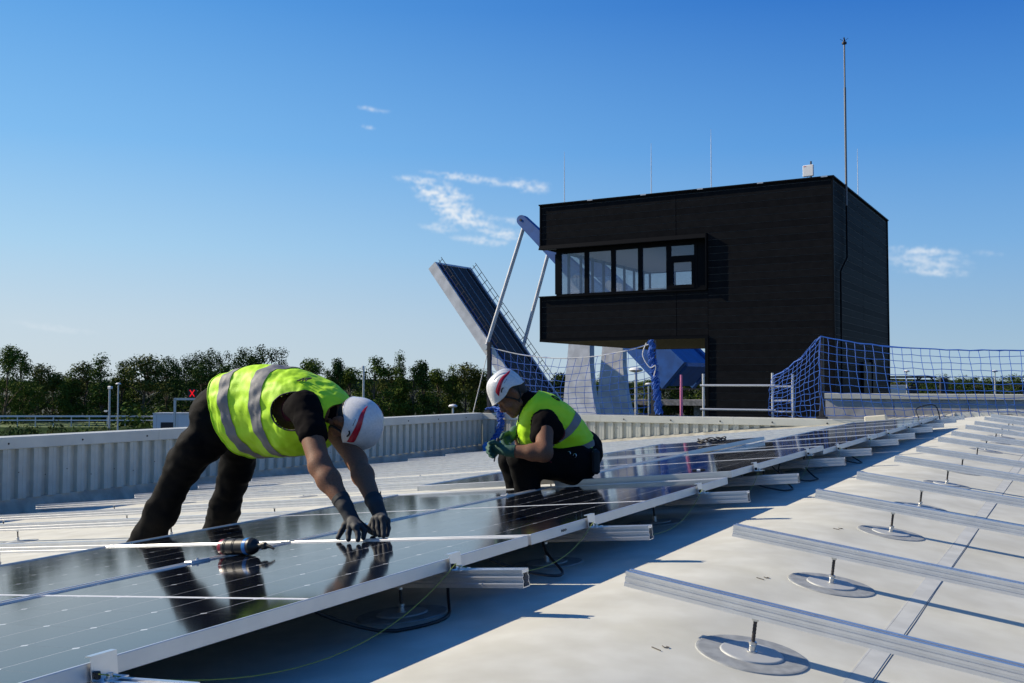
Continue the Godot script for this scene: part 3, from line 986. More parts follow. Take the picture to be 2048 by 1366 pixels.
# ---------------------------------------------------------------- panels and rails
func rail_mesh(length: float, tall: float) -> ArrayMesh:
	# hollow aluminium channel, grooved sides, slot on top; runs along +X from the origin, top face at y = 0
	var w := 0.020
	var o := [Vector2(-w, -0.064), Vector2(w, -0.064), Vector2(w, -0.050), Vector2(w - 0.004, -0.047), Vector2(w - 0.004, -0.039), Vector2(w, -0.036), Vector2(w, -0.026), Vector2(w - 0.004, -0.023), Vector2(w - 0.004, -0.015), Vector2(w, -0.012), Vector2(w, 0.0), Vector2(0.008, 0.0), Vector2(0.008, -0.010), Vector2(-0.008, -0.010), Vector2(-0.008, 0.0), Vector2(-w, 0.0), Vector2(-w, -0.012), Vector2(-w + 0.004, -0.015), Vector2(-w + 0.004, -0.023), Vector2(-w, -0.026), Vector2(-w, -0.036), Vector2(-w + 0.004, -0.039), Vector2(-w + 0.004, -0.047), Vector2(-w, -0.050)]
	for k in o.size():
		o[k] = Vector2(o[k].x, o[k].y * tall / 0.064)
	var b := MB.new()
	b.extrude(o, Vector3.ZERO, Vector3.RIGHT, length, Vector3(0, 0, 1), Vector3.UP, true, false)
	var inn := []
	for p in o:
		var q: Vector2 = p
		inn.append(Vector2(q.x - signf(q.x) * 0.0025, clampf(q.y, 0.0025 - tall, -0.010 * tall / 0.064 - 0.0025)))
	b.extrude(inn, Vector3.ZERO, Vector3.RIGHT, length, Vector3(0, 0, 1), Vector3.UP, true, false)
	for e in [0.0, length]:
		for i in o.size():
			var j := (i + 1) % o.size()
			var a0 := Vector3(e, o[i].y, o[i].x)
			var a1 := Vector3(e, o[j].y, o[j].x)
			var c1 := Vector3(e, inn[j].y, inn[j].x)
			var c0 := Vector3(e, inn[i].y, inn[i].x)
			b.quad(a0, a1, c1, c0, Vector3(-1 if e == 0.0 else 1, 0, 0))
	return b.mesh()

func rail_lines() -> Array:
	var r := []
	for k in range(-1, 13, 2):
		var zj := -2.01 - 1.15 * k
		if k > -1:
			r.append(zj + 0.5)
		r.append(zj - 0.5)
	return r

var post_left := []
var post_right := []

func post_meshes(h: float) -> Array:
	var a := MB.new()
	a.lathe([[0.0, 0.004], [0.142, 0.004], [0.148, 0.003], [0.150, 0.0]], 40)
	var b := MB.new()
	b.lathe([[0.0, 0.0085], [0.080, 0.0085], [0.083, 0.0075], [0.085, 0.0042]], 36)
	var s := MB.new()
	s.lathe([[0.0, 0.027], [0.0085, 0.027], [0.0092, 0.025], [0.0092, 0.012], [0.014, 0.011], [0.014, 0.0085]], 12)
	var nut := MB.new()
	nut.lathe([[0.0, 0.036], [0.0100, 0.036], [0.0118, 0.0345], [0.0118, 0.0285], [0.0100, 0.0272]], 6)
	var rod := MB.new()
	var prof := []
	for i in 14:
		prof.append([0.0056 if i % 2 else 0.0048, 0.036 + i * (h - 0.040) / 13.0])
	rod.lathe(prof, 10)
	var washer := MB.new()
	washer.lathe([[0.0, h - 0.0005], [0.015, h - 0.0005], [0.015, h - 0.0030], [0.009, h - 0.0033], [0.009, h - 0.0100], [0.0, h - 0.0100]], 12)
	return [["base_disc", a.mesh(), "disc"], ["inner_disc", b.mesh(), "disc_light"], ["sleeve", s.mesh(), "zinc"], ["nut", nut.mesh(), "zinc"], ["threaded_rod", rod.mesh(), "rod"], ["top_washer", washer.mesh(), "zinc"]]

func add_post(x: float, z: float, label: String, group: String) -> void:
	var left := x < RIDGE
	var bs := slope_basis(left)
	var t := thing("support_post", label, "support post", Transform3D(bs, Vector3(x, roof_y(x, z), z)), group)
	for p in (post_left if left else post_right):
		part(t, p[0], p[1], M[p[2]])

func build_rails() -> void:
	post_left = post_meshes(0.091)
	post_right = post_meshes(0.102)
	var lines := rail_lines()
	rng.seed = 5
	for i in lines.size():
		var z: float = lines[i]
		# panel slope: from the ridge down to near the side parapet
		var x_end := -10.3 + 0.25 * sin(i * 2.3)
		var lenl := (-1.49 - x_end) * sqrt(1.0 + SL * SL)
		var bl := slope_basis(true)
		solo("mounting_rail", rail_mesh(lenl, 0.055), M.aluminium, "aluminium rail running under the panels towards the eaves, %s from the camera" % ordinal(i), "rail", Transform3D(bl, Vector3(x_end, panel_y(x_end, z) - 0.035, z)), "rails on the panel slope")
		for k in 5:
			var px := -2.0 - 1.8 * k
			if k < 2 and z < -8.5:
				continue
			add_post(px + 0.06 * sin(i + k), z, "post under the %s rail on the panel slope, %s from the ridge" % [ordinal(i), ordinal(k)], "posts on the panel slope")
		if i == 0:
			continue
		var br := slope_basis(false)
		var xs := -1.15
		solo("mounting_rail", rail_mesh(5.2, 0.044), M.aluminium, "bare aluminium rail standing on the open slope, %s from the camera" % ordinal(i - 1), "rail", Transform3D(br, Vector3(xs, roof_right(xs, z) + 0.146, z)), "rails on the open slope")
		for k in 2:
			add_post(-0.785 + 1.8 * k - (0.03 * i if k == 0 else 0.0) * 0.3, z, "post on a round grey disc under the %s bare rail, %s from the ridge" % [ordinal(i - 1), ordinal(k)], "posts on the open slope")

var pv := {}

func panel_meshes() -> void:
	var hx := 0.567
	var hz := 1.139
	# frame: four mitred bars, 35 mm deep, with a lip over the glass
	var f := MB.new()
	for s in [-1.0, 1.0]:
		f.cbox(Vector3(s * (hx - 0.0055), -0.0165, 0), Vector3(0.011, 0.037, hz * 2.0), 0.0012)
		f.cbox(Vector3(0, -0.0167, s * (hz - 0.0055)), Vector3(hx * 2.0 - 0.023, 0.0366, 0.011), 0.0012)
	pv.frame = f.mesh()
	var g := MB.new()
	g.box(Vector3(0, -0.0035, 0), Vector3(hx * 2.0 - 0.022, 0.002, hz * 2.0 - 0.022))
	pv.back = g.mesh()
	var u := MB.new()
	u.box(Vector3(0, -0.0065, 0), Vector3(hx * 2.0 - 0.023, 0.002, hz * 2.0 - 0.023))
	pv.under = u.mesh()
	var c := MB.new()
	var a := 0.1803 * 0.5
	var b := 0.1838 * 0.5
	var q := 0.009
	var o := [Vector2(-a + q, -b), Vector2(a - q, -b), Vector2(a, -b + q), Vector2(a, b - q), Vector2(a - q, b), Vector2(-a + q, b), Vector2(-a, b - q), Vector2(-a, -b + q)]
	for i in range(1, 7):
		c.tri(Vector3(o[0].x, 0.0005, o[0].y), Vector3(o[i].x, 0.0005, o[i].y), Vector3(o[i + 1].x, 0.0005, o[i + 1].y), Vector3.UP)
	for i in 8:
		var p: Vector2 = o[i]
		var r: Vector2 = o[(i + 1) % 8]
		c.quad(Vector3(p.x, 0.0005, p.y), Vector3(r.x, 0.0005, r.y), Vector3(r.x, -0.0002, r.y), Vector3(p.x, -0.0002, p.y), Vector3(p.x + r.x, 0, p.y + r.y))
	pv.cell = c.mesh()
	var st := MB.new()
	st.box(Vector3(0, -0.0019, 0), Vector3(1.10, 0.0012, 0.0115))
	pv.strip = st.mesh()
	var jb := MB.new()
	jb.cbox(Vector3(0, -0.017, 0), Vector3(0.06, 0.018, 0.10), 0.003)
	pv.junction = jb.mesh()

func add_panel(row: int, k: int, lift: float, shift: float, tilt: float, label: String) -> void:
	var x := -1.75 - row * 1.155 - 0.567
	var z := -2.01 - 1.15 * k + shift
	var bs := slope_basis(true) * Basis(Vector3(0, 1, 0), tilt)
	var t := thing("solar_panel", label, "solar panel", Transform3D(bs, Vector3(x, panel_y(x, z) + lift, z)), "solar panels on the roof")
	part(t, "frame", pv.frame, M.frame)
	part(t, "backsheet", pv.back, M.backsheet)
	part(t, "underside", pv.under, M.underside)
	part(t, "centre_strip", pv.strip, M.white_paint)
	part(t, "junction_box", pv.junction, M.black_plastic)
	if row == 0 and k == 2:
		# maker's mark printed small on the frame side
		var mk := MB.new()
		for i in 6:
			mk.box(Vector3(0.5673, -0.017, 0.90 - i * 0.008), Vector3(0.0006, [0.010, 0.008, 0.011, 0.008, 0.010, 0.006][i], 0.005))
		part(t, "printed_mark", mk.mesh(), M.ink)
	for i in 6:
		for j in 12:
			var zz := (j - 5.5) * 0.1845 + (0.009 if j > 5 else -0.009)
			var o := part(t, "solar_cell", pv.cell, M.cell if (i * 7 + j * 3 + k) % 5 else M.cell_b, Transform3D(Basis(), Vector3((i - 2.5) * 0.1835, -0.00288, zz)))

func build_panels() -> void:
	panel_meshes()
	var near := ["nearest solar panel of the front row, cut by the frame edge", "front row solar panel under the bending man's hands", "front row solar panel reflecting the squatting man", "raised front row solar panel just right of the squatting man", "front row solar panel, third from the far end", "front row solar panel, second from the far end", "front row solar panel at the far end by the net"]
	for i in 7:
		var k := -2 + 2 * i
		var lift := 0.0
		var sh := 0.0
		if i == 3:
			lift = 0.030
			sh = -0.045
		add_panel(0, k, lift, sh, 0.0, near[i])
	var far := ["back row solar panel nearest the camera at the lower left", "back row solar panel with the spray bottle at its corner", "back row solar panel between the two men", "raised back row solar panel behind the squatting man", "last solar panel of the back row, with a cable coil on it"]
	for i in 5:
		var k := -2 + 2 * i
		var lift := 0.0
		var sh := 0.0
		var tl := 0.0
		if i == 3:
			lift = 0.036
			sh = -0.20
		if i == 4:
			lift = 0.045
			sh = -0.22
		add_panel(1, k, lift, sh, tl, far[i])
	# end clamps on the front edge, mid clamps between the rows
	var br := MB.new()
	br.box(Vector3(0.0035, -0.012, 0), Vector3(0.003, 0.050, 0.062))
	br.box(Vector3(-0.004, 0.0145, 0), Vector3(0.018, 0.003, 0.062))
	br.box(Vector3(0.020, -0.0355, 0), Vector3(0.036, 0.003, 0.062))
	var bo := MB.new()
	bo.lathe([[0.0, 0.012], [0.007, 0.012], [0.007, 0.004], [0.011, 0.0035], [0.011, 0.0]], 6)
	var lug := MB.new()
	lug.cbox(Vector3(0, 0.008, 0), Vector3(0.014, 0.016, 0.010), 0.002)
	var mc := MB.new()
	mc.cbox(Vector3(0, 0.0042, 0), Vector3(0.040, 0.004, 0.09), 0.0012)
	mc.box(Vector3(0, -0.012, 0), Vector3(0.016, 0.03, 0.085))
	var brm := br.mesh()
	var bom := bo.mesh()
	var lum := lug.mesh()
	var mcm := mc.mesh()
	var lines := rail_lines()
	for i in lines.size():
		var z: float = lines[i]
		var lift := 0.03 if z < -5.5 and z > -7.8 else 0.0
		var bs := slope_basis(true)
		var t := thing("end_clamp", "aluminium end clamp on the front panel edge, %s from the camera" % ordinal(i), "clamp", Transform3D(bs, Vector3(-1.7475, panel_y(-1.7475, z) + lift, z)), "clamps along the front edge")
		part(t, "bracket", brm, M.aluminium)
		part(t, "bolt", bom, M.zinc, Transform3D(Basis(), Vector3(0.024, -0.034, 0.004)))
		part(t, "lug", lum, M.black_plastic, Transform3D(Basis(), Vector3(0.012, -0.030, 0.024)))
		if i > 7 or (z < -5.4 and z > -6.6):
			continue
		var t2 := thing("mid_clamp", "mid clamp in the joint between the two panel rows, %s from the camera" % ordinal(i), "clamp", Transform3D(bs, Vector3(-2.8945, panel_y(-2.8945, z), z)), "clamps between the rows")
		part(t2, "plate", mcm, M.aluminium)
		part(t2, "bolt", bom, M.zinc, Transform3D(Basis().scaled(Vector3(0.7, 0.6, 0.7)), Vector3(0, 0.006, 0)))

func sag(a: Vector3, b: Vector3, drop: float, n := 14) -> Array:
	var r := []
	for i in n + 1:
		var t := i / float(n)
		r.append(a.lerp(b, t) - Vector3(0, drop * 4.0 * t * (1.0 - t), 0))
	return r

func spline(p: Array, n := 8) -> Array:
	var c := Curve3D.new()
	for i in p.size():
		var a: Vector3 = p[max(i - 1, 0)]
		var b: Vector3 = p[min(i + 1, p.size() - 1)]
		var t := (b - a) / 6.0
		c.add_point(p[i], -t, t)
	var r := []
	for i in p.size() - 1:
		for k in n:
			r.append(c.sample(i, k / float(n)))
	r.append(p[p.size() - 1])
	return r

func build_cables() -> void:
	var lines := rail_lines()
	# thin green-yellow earth wire looped from clamp to clamp
	for i in range(0, 9):
		var z0: float = lines[i]
		var z1: float = lines[i + 1]
		var a := Vector3(-1.72, panel_y(-1.72, z0) - 0.018, z0 + 0.03)
		var b := Vector3(-1.72, panel_y(-1.72, z1) - 0.012, z1 + 0.03)
		var t := MB.new()
		var pts := sag(a, b, 0.085 if i % 2 else 0.12, 20)
		for k in pts.size():
			var s := sin(PI * k / (pts.size() - 1.0))
			pts[k] += Vector3(0.05 * s, 0, 0)
		t.tube(pts, 0.0013, 5)
		solo("earth_wire", t.mesh(), M.earth_wire, "thin green and yellow wire sagging after the %s end clamp" % ordinal(i), "wire", Transform3D(), "earth wires along the front edge")
	var loops := [[-1.95, -2.15, -2.95, 0.145, "thick black cable looping below the front panel edge nearest the camera"], [-1.9, -3.05, -3.5, 0.10, "black cable hanging behind the first protruding rail end"], [-1.88, -6.1, -6.9, 0.12, "black cable looping under the front edge beyond the squatting man"], [-1.88, -6.8, -7.6, 0.13, "second black cable loop under the front edge beyond the squatting man"], [-1.86, -8.4, -9.0, 0.12, "small black cable loop under the far front edge"]]
	for q in loops:
		var a := Vector3(q[0], panel_y(q[0], q[1]) - 0.03, q[1])
		var b := Vector3(q[0] + 0.03, panel_y(q[0], q[2]) - 0.03, q[2])
		var pts := sag(a, b, q[3], 18)
		for k in pts.size():
			var s := sin(PI * k / (pts.size() - 1.0))
			pts[k] += Vector3(0.20 * s * s, -0.01 * s, 0)
			pts[k].y = maxf(pts[k].y, roof_y(pts[k].x, pts[k].z) + 0.006)
		var t := MB.new()
		t.tube(pts, 0.0055, 7)
		solo("cable", t.mesh(), M.cable, q[4], "cable")
	# coil on the last back row panel
	var cz := -9.3
	var cx := -3.15
	var pts := []
	for k in 70:
		var a := TAU * k / 22.0
		var r := 0.10 + 0.018 * sin(k * 0.7)
		pts.append(Vector3(cx + cos(a) * r * 1.2, panel_y(cx, cz) + 0.062 + 0.012 * (k / 22.0) + 0.01 * sin(k * 1.3) + SL * cos(a) * r, cz + sin(a) * r))
	var t := MB.new()
	t.tube(pts, 0.006, 6)
	solo("cable_coil", t.mesh(), M.cable, "small coil of black cable lying on the last back row panel", "cable")
	t = MB.new()
	t.tube(spline([Vector3(-1.95, panel_y(-1.95, -14.2) + 0.01, -14.2), Vector3(-2.0, panel_y(-2, -14.3) + 0.13, -14.4), Vector3(-1.8, panel_y(-1.8, -14.5) + 0.15, -14.6), Vector3(-1.72, panel_y(-1.72, -14.4) - 0.05, -14.5)]), 0.008, 6)
	solo("cable", t.mesh(), M.cable, "black cable arching over the far end of the front row", "cable")
	# small connector left on the raised frame
	var cn := thing("connector", "small black and white cable connector on the raised front row panel", "connector", Transform3D(slope_basis(true) * Basis(Vector3.UP, 0.2), Vector3(-1.95, panel_y(-1.95, -5.53) + 0.037, -5.53)))
	t = MB.new()
	t.tube([Vector3(-0.035, 0.008, 0), Vector3(-0.01, 0.008, 0)], 0.008, 8)
	part(cn, "socket", t.mesh(), M.black_plastic)
	t = MB.new()
	t.tube([Vector3(-0.01, 0.008, 0), Vector3(0.012, 0.008, 0)], 0.007, 8)
	part(cn, "sleeve", t.mesh(), M.white_paint)
	t = MB.new()
	t.tube([Vector3(0.012, 0.008, 0), Vector3(0.03, 0.009, 0), Vector3(0.04, 0.007, 0)], [0.009, 0.008, 0.004], 8)
	part(cn, "plug", t.mesh(), M.black_plastic)
	# cream offcuts at the far end
	var cr := MB.new()
	cr.cbox(Vector3(0, 0.055, 0), Vector3(0.34, 0.11, 0.16), 0.012)
	solo("foam_block", cr.mesh(), M.cream, "cream foam block lying by the far panels before the net", "block", Transform3D(slope_basis(true), Vector3(-3.05, panel_y(-3.05, -17.4) - 0.10, -17.4)))
	# spray bottle
	var p0: Vector3 = BOT[0]
	var p1: Vector3 = BOT[1]
	var d := (p1 - p0).normalized()
	var s := d.cross(Vector3.UP).normalized()
	var bx := Transform3D(Basis(d.cross(s) * -1.0, d, s), p0)
	bx.basis = Basis(s.cross(d) * -1.0, d, s).orthonormalized()
	if bx.basis.determinant() < 0:
		bx.basis.x = -bx.basis.x
	var bt := thing("spray_bottle", "black ribbed spray bottle with red base and blue band lying on panel joint", "bottle", bx)
	var L := (p1 - p0).length()
	var mb := MB.new()
	mb.lathe([[0.0, -0.012], [0.022, -0.012], [0.029, -0.004], [0.0305, 0.012]], 24)
	part(bt, "base", mb.mesh(), M.red_cap)
	mb = MB.new()
	var pr := [[0.0305, 0.012]]
	for y in [0.026, 0.034, 0.070, 0.078]:
		pr.append_array([[0.0315, y - 0.003], [0.0300, y - 0.001], [0.0300, y + 0.001], [0.0315, y + 0.003]])
	pr.append([0.031, 0.118])
	mb.lathe(pr, 24)
	part(bt, "body", mb.mesh(), M.black_plastic)
	mb = MB.new()
	mb.lathe([[0.0315, 0.118], [0.0322, 0.120], [0.0322, 0.134], [0.0315, 0.136]], 24)
	part(bt, "band", mb.mesh(), M.blue_band)
	mb = MB.new()
	mb.lathe([[0.0315, 0.136], [0.032, 0.148], [0.027, 0.160], [0.016, 0.172], [0.011, 0.178], [0.011, 0.196], [0.0, 0.196]], 24)
	part(bt, "shoulder", mb.mesh(), M.black_plastic)
	mb = MB.new()
	mb.cbox(Vector3(0, 0.205, 0), Vector3(0.026, 0.024, 0.022), 0.005)
	mb.tube([Vector3(0, 0.215, 0), Vector3(0.004, 0.235, 0), Vector3(0.012, 0.252, 0)], [0.009, 0.006, 0.004], 8)
	part(bt, "nozzle", mb.mesh(), M.black_plastic)

# ---------------------------------------------------------------- people
func catmull(a, b, c, d, t: float):
	return ((b * 2.0) + (c - a) * t + (a * 2.0 - b * 5.0 + c * 4.0 - d) * t * t + (b * 3.0 - a - c * 3.0 + d) * t * t * t) * 0.5

func loft_ring(secs: Array, s: float, lat: Vector3, count: int, grow: float, fold: float, sd: float, tilt := 0.0) -> Array:
	if tilt != 0.0:
		var out := []
		for k in count:
			out.append(loft_ring(secs, s + tilt * cos(TAU * k / count), lat, count, grow, fold, sd)[k])
		return out
	# one ring of the garment: s runs 0..1 from hem to neck
	var n := secs.size()
	var f := clampf(s, 0.0, 1.0) * (n - 1)
	var i := mini(int(f), n - 2)
	var t := f - i
	var a: Array = secs[max(i - 1, 0)]
	var b: Array = secs[i]
	var c: Array = secs[i + 1]
	var d: Array = secs[min(i + 2, n - 1)]
	var top: Vector3 = catmull(a[0], b[0], c[0], d[0], t)
	var bot: Vector3 = catmull(a[1], b[1], c[1], d[1], t)
	var w: float = catmull(a[2], b[2], c[2], d[2], t)
	var mid := (top + bot) * 0.5
	var up := (top - bot) * 0.5
	var ring := []
	for k in count:
		var an := TAU * k / count
		var cs := cos(an)
		var sn := sin(an)
		var e := 0.86
		var pc := signf(cs) * pow(absf(cs), e)
		var ps := signf(sn) * pow(absf(sn), e)
		var o := up * pc + lat * w * ps
		var p := mid + o
		var dirn := o.normalized()
		var nz := wrinkle.get_noise_3dv(Vector3(p.x * 5.0, p.y * 8.0, p.z * 5.0) * 1.3 + Vector3(sd, 0, 0)) + 0.28 * wrinkle.get_noise_3dv(Vector3(p.x * 16.0, p.y * 9.0, p.z * 16.0) * 1.4 + Vector3(0, sd, 0))
		ring.append(p + dirn * (grow + fold * nz))
	return ring

func garment(secs: Array, lat: Vector3, s0: float, s1: float, rows: int, count: int, grow: float, fold: float, sd: float, hole: Callable, tilt := 0.0) -> ArrayMesh:
	var rings := []
	for r in rows + 1:
		rings.append(loft_ring(secs, lerpf(s0, s1, r / float(rows)), lat, count, grow, fold, sd, tilt))
	var nr := []
	for r in rows + 1:
		var row := []
		for k in count:
			var du: Vector3 = rings[r][(k + 1) % count] - rings[r][(k + count - 1) % count]
			var dv: Vector3 = rings[min(r + 1, rows)][k] - rings[max(r - 1, 0)][k]
			var q := du.cross(dv).normalized()
			var ctr: Vector3 = (rings[r][0] + rings[r][count / 2]) * 0.5
			if q.dot(rings[r][k] - ctr) < 0.0:
				q = -q
			row.append(q)
		nr.append(row)
	var b := MB.new()
	for r in rows:
		for k in count:
			var k2 := (k + 1) % count
			var p0: Vector3 = rings[r][k]
			var p1: Vector3 = rings[r][k2]
			var p2: Vector3 = rings[r + 1][k2]
			var p3: Vector3 = rings[r + 1][k]
			if hole.call((p0 + p1 + p2 + p3) * 0.25):
				continue
			b.stri(p0, p1, p2, nr[r][k], nr[r][k2], nr[r + 1][k2])
			b.stri(p0, p2, p3, nr[r][k], nr[r + 1][k2], nr[r + 1][k])
	return b.mesh()

func helmet(person: Node3D, ctr: Vector3, fw: Vector3, up: Vector3, sc: float) -> void:
	var sd := up.cross(fw).normalized()
	var pos := func(th: float, ph: float, grow: float) -> Vector3:
		# th round from the front, ph 0 crown .. 1 rim
		var c := cos(th)
		var s := sin(th)
		var r := pow(sin(ph * PI * 0.5), 0.86)
		var h := pow(maxf(cos(ph * PI * 0.5), 0.0), 0.92)
		var la := 0.126 if c > 0 else 0.122
		var rim := -0.012 - 0.016 * maxf(-c, 0.0) + 0.026 * exp(-pow((absf(wrapf(th, -PI, PI)) - 1.75) / 0.42, 2.0))
		var brim := 0.020 * pow(maxf(c, 0.0), 3.0) * pow(ph, 8.0)
		var ridge := 0.0045 * exp(-pow(s * r / 0.30, 8.0)) * sin(ph * PI)
		var groove := -0.004 * exp(-pow((r * absf(s) - 0.62) / 0.05, 2.0)) * (1.0 if c < 0.35 else 0.0)
		var nap := 0.010 * pow(maxf(-c, 0.0), 2.0) * pow(ph, 5.0)
		var g := grow + ridge + groove
		return ctr + (fw * (c * (r * la + brim - nap * 0.5 + g * r)) + sd * (s * (r * 0.104 + g * r)) + up * ((0.124 + g) * h + rim * pow(ph, 3.0) - 0.010 * pow(ph, 10.0))) * sc
	var surf := func(th0: float, th1: float, ph0: float, ph1: float, nu: int, nv: int, grow: float) -> ArrayMesh:
		var b := MB.new()
		var g := []
		var gn := []
		for j in nv + 1:
			var row := []
			var rn := []
			for i in nu + 1:
				var th := lerpf(th0, th1, i / float(nu))
				var ph := lerpf(ph0, ph1, j / float(nv))
				var p: Vector3 = pos.call(th, ph, grow)
				var e := 0.012
				var du: Vector3 = pos.call(th + e, maxf(ph, 0.03), grow) - pos.call(th - e, maxf(ph, 0.03), grow)
				var dv: Vector3 = pos.call(th, minf(ph + e, 1.0), grow) - pos.call(th, maxf(ph - e, 0.001), grow)
				var q := du.cross(dv).normalized()
				if j == 0 and ph0 == 0.0:
					q = up
				if q.dot(p - ctr) < 0.0:
					q = -q
				row.append(p)
				rn.append(q)
			g.append(row)
			gn.append(rn)
		for j in nv:
			for i in nu:
				b.stri(g[j][i], g[j][i + 1], g[j + 1][i + 1], gn[j][i], gn[j][i + 1], gn[j + 1][i + 1])
				b.stri(g[j][i], g[j + 1][i + 1], g[j + 1][i], gn[j][i], gn[j + 1][i + 1], gn[j + 1][i])
		return b.mesh()
	var hm := part(person, "helmet", joined([surf.call(0.0, TAU, 0.0, 1.0, 56, 30, 0.0), surf.call(0.0, TAU, 0.0, 1.0, 40, 14, -0.006)]), M.helmet)
	# rounded rim
	var rim := []
	for i in 57:
		rim.append(pos.call(TAU * i / 56.0, 1.0, -0.003))
	var rb := MB.new()
	rb.tube(rim, 0.0042 * sc, 7, false)
	part(hm, "rim", rb.mesh(), M.helmet)
	for sg in [-1.0, 1.0]:
		# crescent stripe on each flank
		var st := MB.new()
		var rows := 22
		var pts := []
		for i in rows + 1:
			var t := i / float(rows)
			var th: float = lerpf(2.75, 0.92, t)
			var ph: float = 0.57 + 0.02 * t + 0.26 * t * t * t
			var wd: float = 0.108 * pow(t + 0.001, 0.7) * (1.0 - 0.30 * pow(t, 6.0))
			pts.append([pos.call(sg * th, ph - wd, 0.0022), pos.call(sg * (th + 0.02), ph + wd, 0.0022), pos.call(sg * th, ph, 0.0042)])
		for i in rows:
			for e in [[0, 2], [2, 1]]:
				st.quad(pts[i][e[0]], pts[i][e[1]], pts[i + 1][e[1]], pts[i + 1][e[0]], pts[i][2] - ctr)
		part(hm, "stripe", st.mesh(), M.helmet_red)
		var sl := MB.new()
		var sp := []
		for i in 7:
			var t := i / 6.0
			sp.append(pos.call(sg * lerpf(1.18, 1.42, t), 0.90 - 0.05 * sin(t * 2.6), 0.0012))
		sl.tube(sp, 0.0042 * sc, 6)
		part(hm, "slot", sl.mesh(), M.strap)
		var ln := MB.new()
		ln.tube([pos.call(sg * 1.62, 0.80, 0.0008), pos.call(sg * 1.9, 0.74, 0.0008)], 0.0014 * sc, 5)
		part(hm, "slot", ln.mesh(), M.strap)

func head_mesh(c: Vector3, fw: Vector3, up: Vector3, neck: Vector3) -> ArrayMesh:
	var sd := up.cross(fw).normalized()
	var at := func(f: float, u: float, s: float) -> Vector3:
		return c + fw * f + up * u + sd * s
	var bs := Basis(fw, up, sd)
	var p := []
	p.append([at.call(-0.012, 0.03, 0.0), bs, Vector3(0.094, 0.095, 0.074)])
	p.append([at.call(0.032, -0.035, 0.0), bs, Vector3(0.060, 0.082, 0.060)])
	for s in [-1.0, 1.0]:
		p.append([at.call(0.0, -0.070, 0.050 * s), at.call(0.070, -0.102, 0.014 * s), 0.020, 0.018])
		p.append([at.call(0.070, -0.030, 0.032 * s), at.call(0.058, -0.045, 0.044 * s), 0.020, 0.016])
		p.append([at.call(0.084, 0.012, 0.012 * s), at.call(0.072, 0.012, 0.045 * s), 0.013, 0.011])
		p.append([at.call(-0.012, -0.012, 0.074 * s), Basis(fw, up, sd).rotated(up, -0.35 * s), Vector3(0.020, 0.032, 0.009)])
		p.append([at.call(-0.022, -0.002, 0.080 * s), at.call(-0.010, 0.016, 0.081 * s), 0.006, 0.005])
	p.append([at.call(0.088, 0.004, 0.0), at.call(0.113, -0.036, 0.0), 0.009, 0.011])
	p.append([at.call(0.104, -0.042, 0.010), at.call(0.104, -0.042, -0.010), 0.009, 0.009])
	p.append([at.call(0.093, -0.066, 0.016), at.call(0.093, -0.066, -0.016), 0.008, 0.008])
	p.append([at.call(0.090, -0.078, 0.014), at.call(0.090, -0.078, -0.014), 0.0085, 0.0085])
	p.append([at.call(0.078, -0.102, 0.0), at.call(0.070, -0.104, 0.0), 0.020, 0.020])
	p.append([at.call(-0.025, -0.05, 0.0), neck, 0.052, 0.058])
	return body_mesh(p, 0.0045, 0.016)

func glove(person: Node3D, wrist: Vector3, palm: Vector3, fingers: Array, elbow: Vector3, m: Material) -> void:
	var p := []
	var back := (elbow - wrist).normalized()
	p.append([wrist + back * 0.045, wrist, 0.036, 0.033])
	p.append([wrist, palm, 0.031, 0.030])
	for i in 5:
		var f: Array = fingers[i]
		var r := 0.0105 if i < 4 else 0.012
		if i < 4:
			p.append([palm, f[0], 0.022, 0.014])
		else:
			p.append([palm.lerp(wrist, 0.4), f[0], 0.020, 0.014])
		p.append([f[0], f[1], r + 0.002, r + 0.0005])
		p.append([f[1], f[2], r + 0.0005, r - 0.0005])
	var g := part(person, "glove", body_mesh(p, 0.0045, 0.007), m)
	var cf := MB.new()
	var q := wrist + back * 0.045
	var pts := []
	var rr := []
	for k in 6:
		pts.append(q + back * (0.004 * k - 0.012))
		rr.append(0.0385 if k % 2 else 0.0365)
	cf.tube(pts, rr, 18, false)
	part(g, "cuff", cf.mesh(), m)

func boot(person: Node3D, ank: Vector3, fw: Vector3, floor_y: float) -> void:
	var b := Vector3(ank.x, floor_y + 0.045, ank.z)
	var bm := body_mesh([[ank, b, 0.052, 0.050], [b - fw * 0.04, b + fw * 0.10 - Vector3(0, 0.005, 0), 0.042, 0.038], [b + fw * 0.10 - Vector3(0, 0.005, 0), b + fw * 0.16 - Vector3(0, 0.012, 0), 0.038, 0.030]], 0.008, 0.03)
	var bt := part(person, "boot", bm, M.boot)
	var s := MB.new()
	var sd := fw.cross(Vector3.UP).normalized()
	s.cbox(Vector3(b.x, floor_y + 0.012, b.z) + fw * 0.055, Vector3(0.28, 0.02, 0.088), 0.006, Basis(fw, Vector3.UP, sd))
	part(bt, "sole", s.mesh(), M.black_plastic)

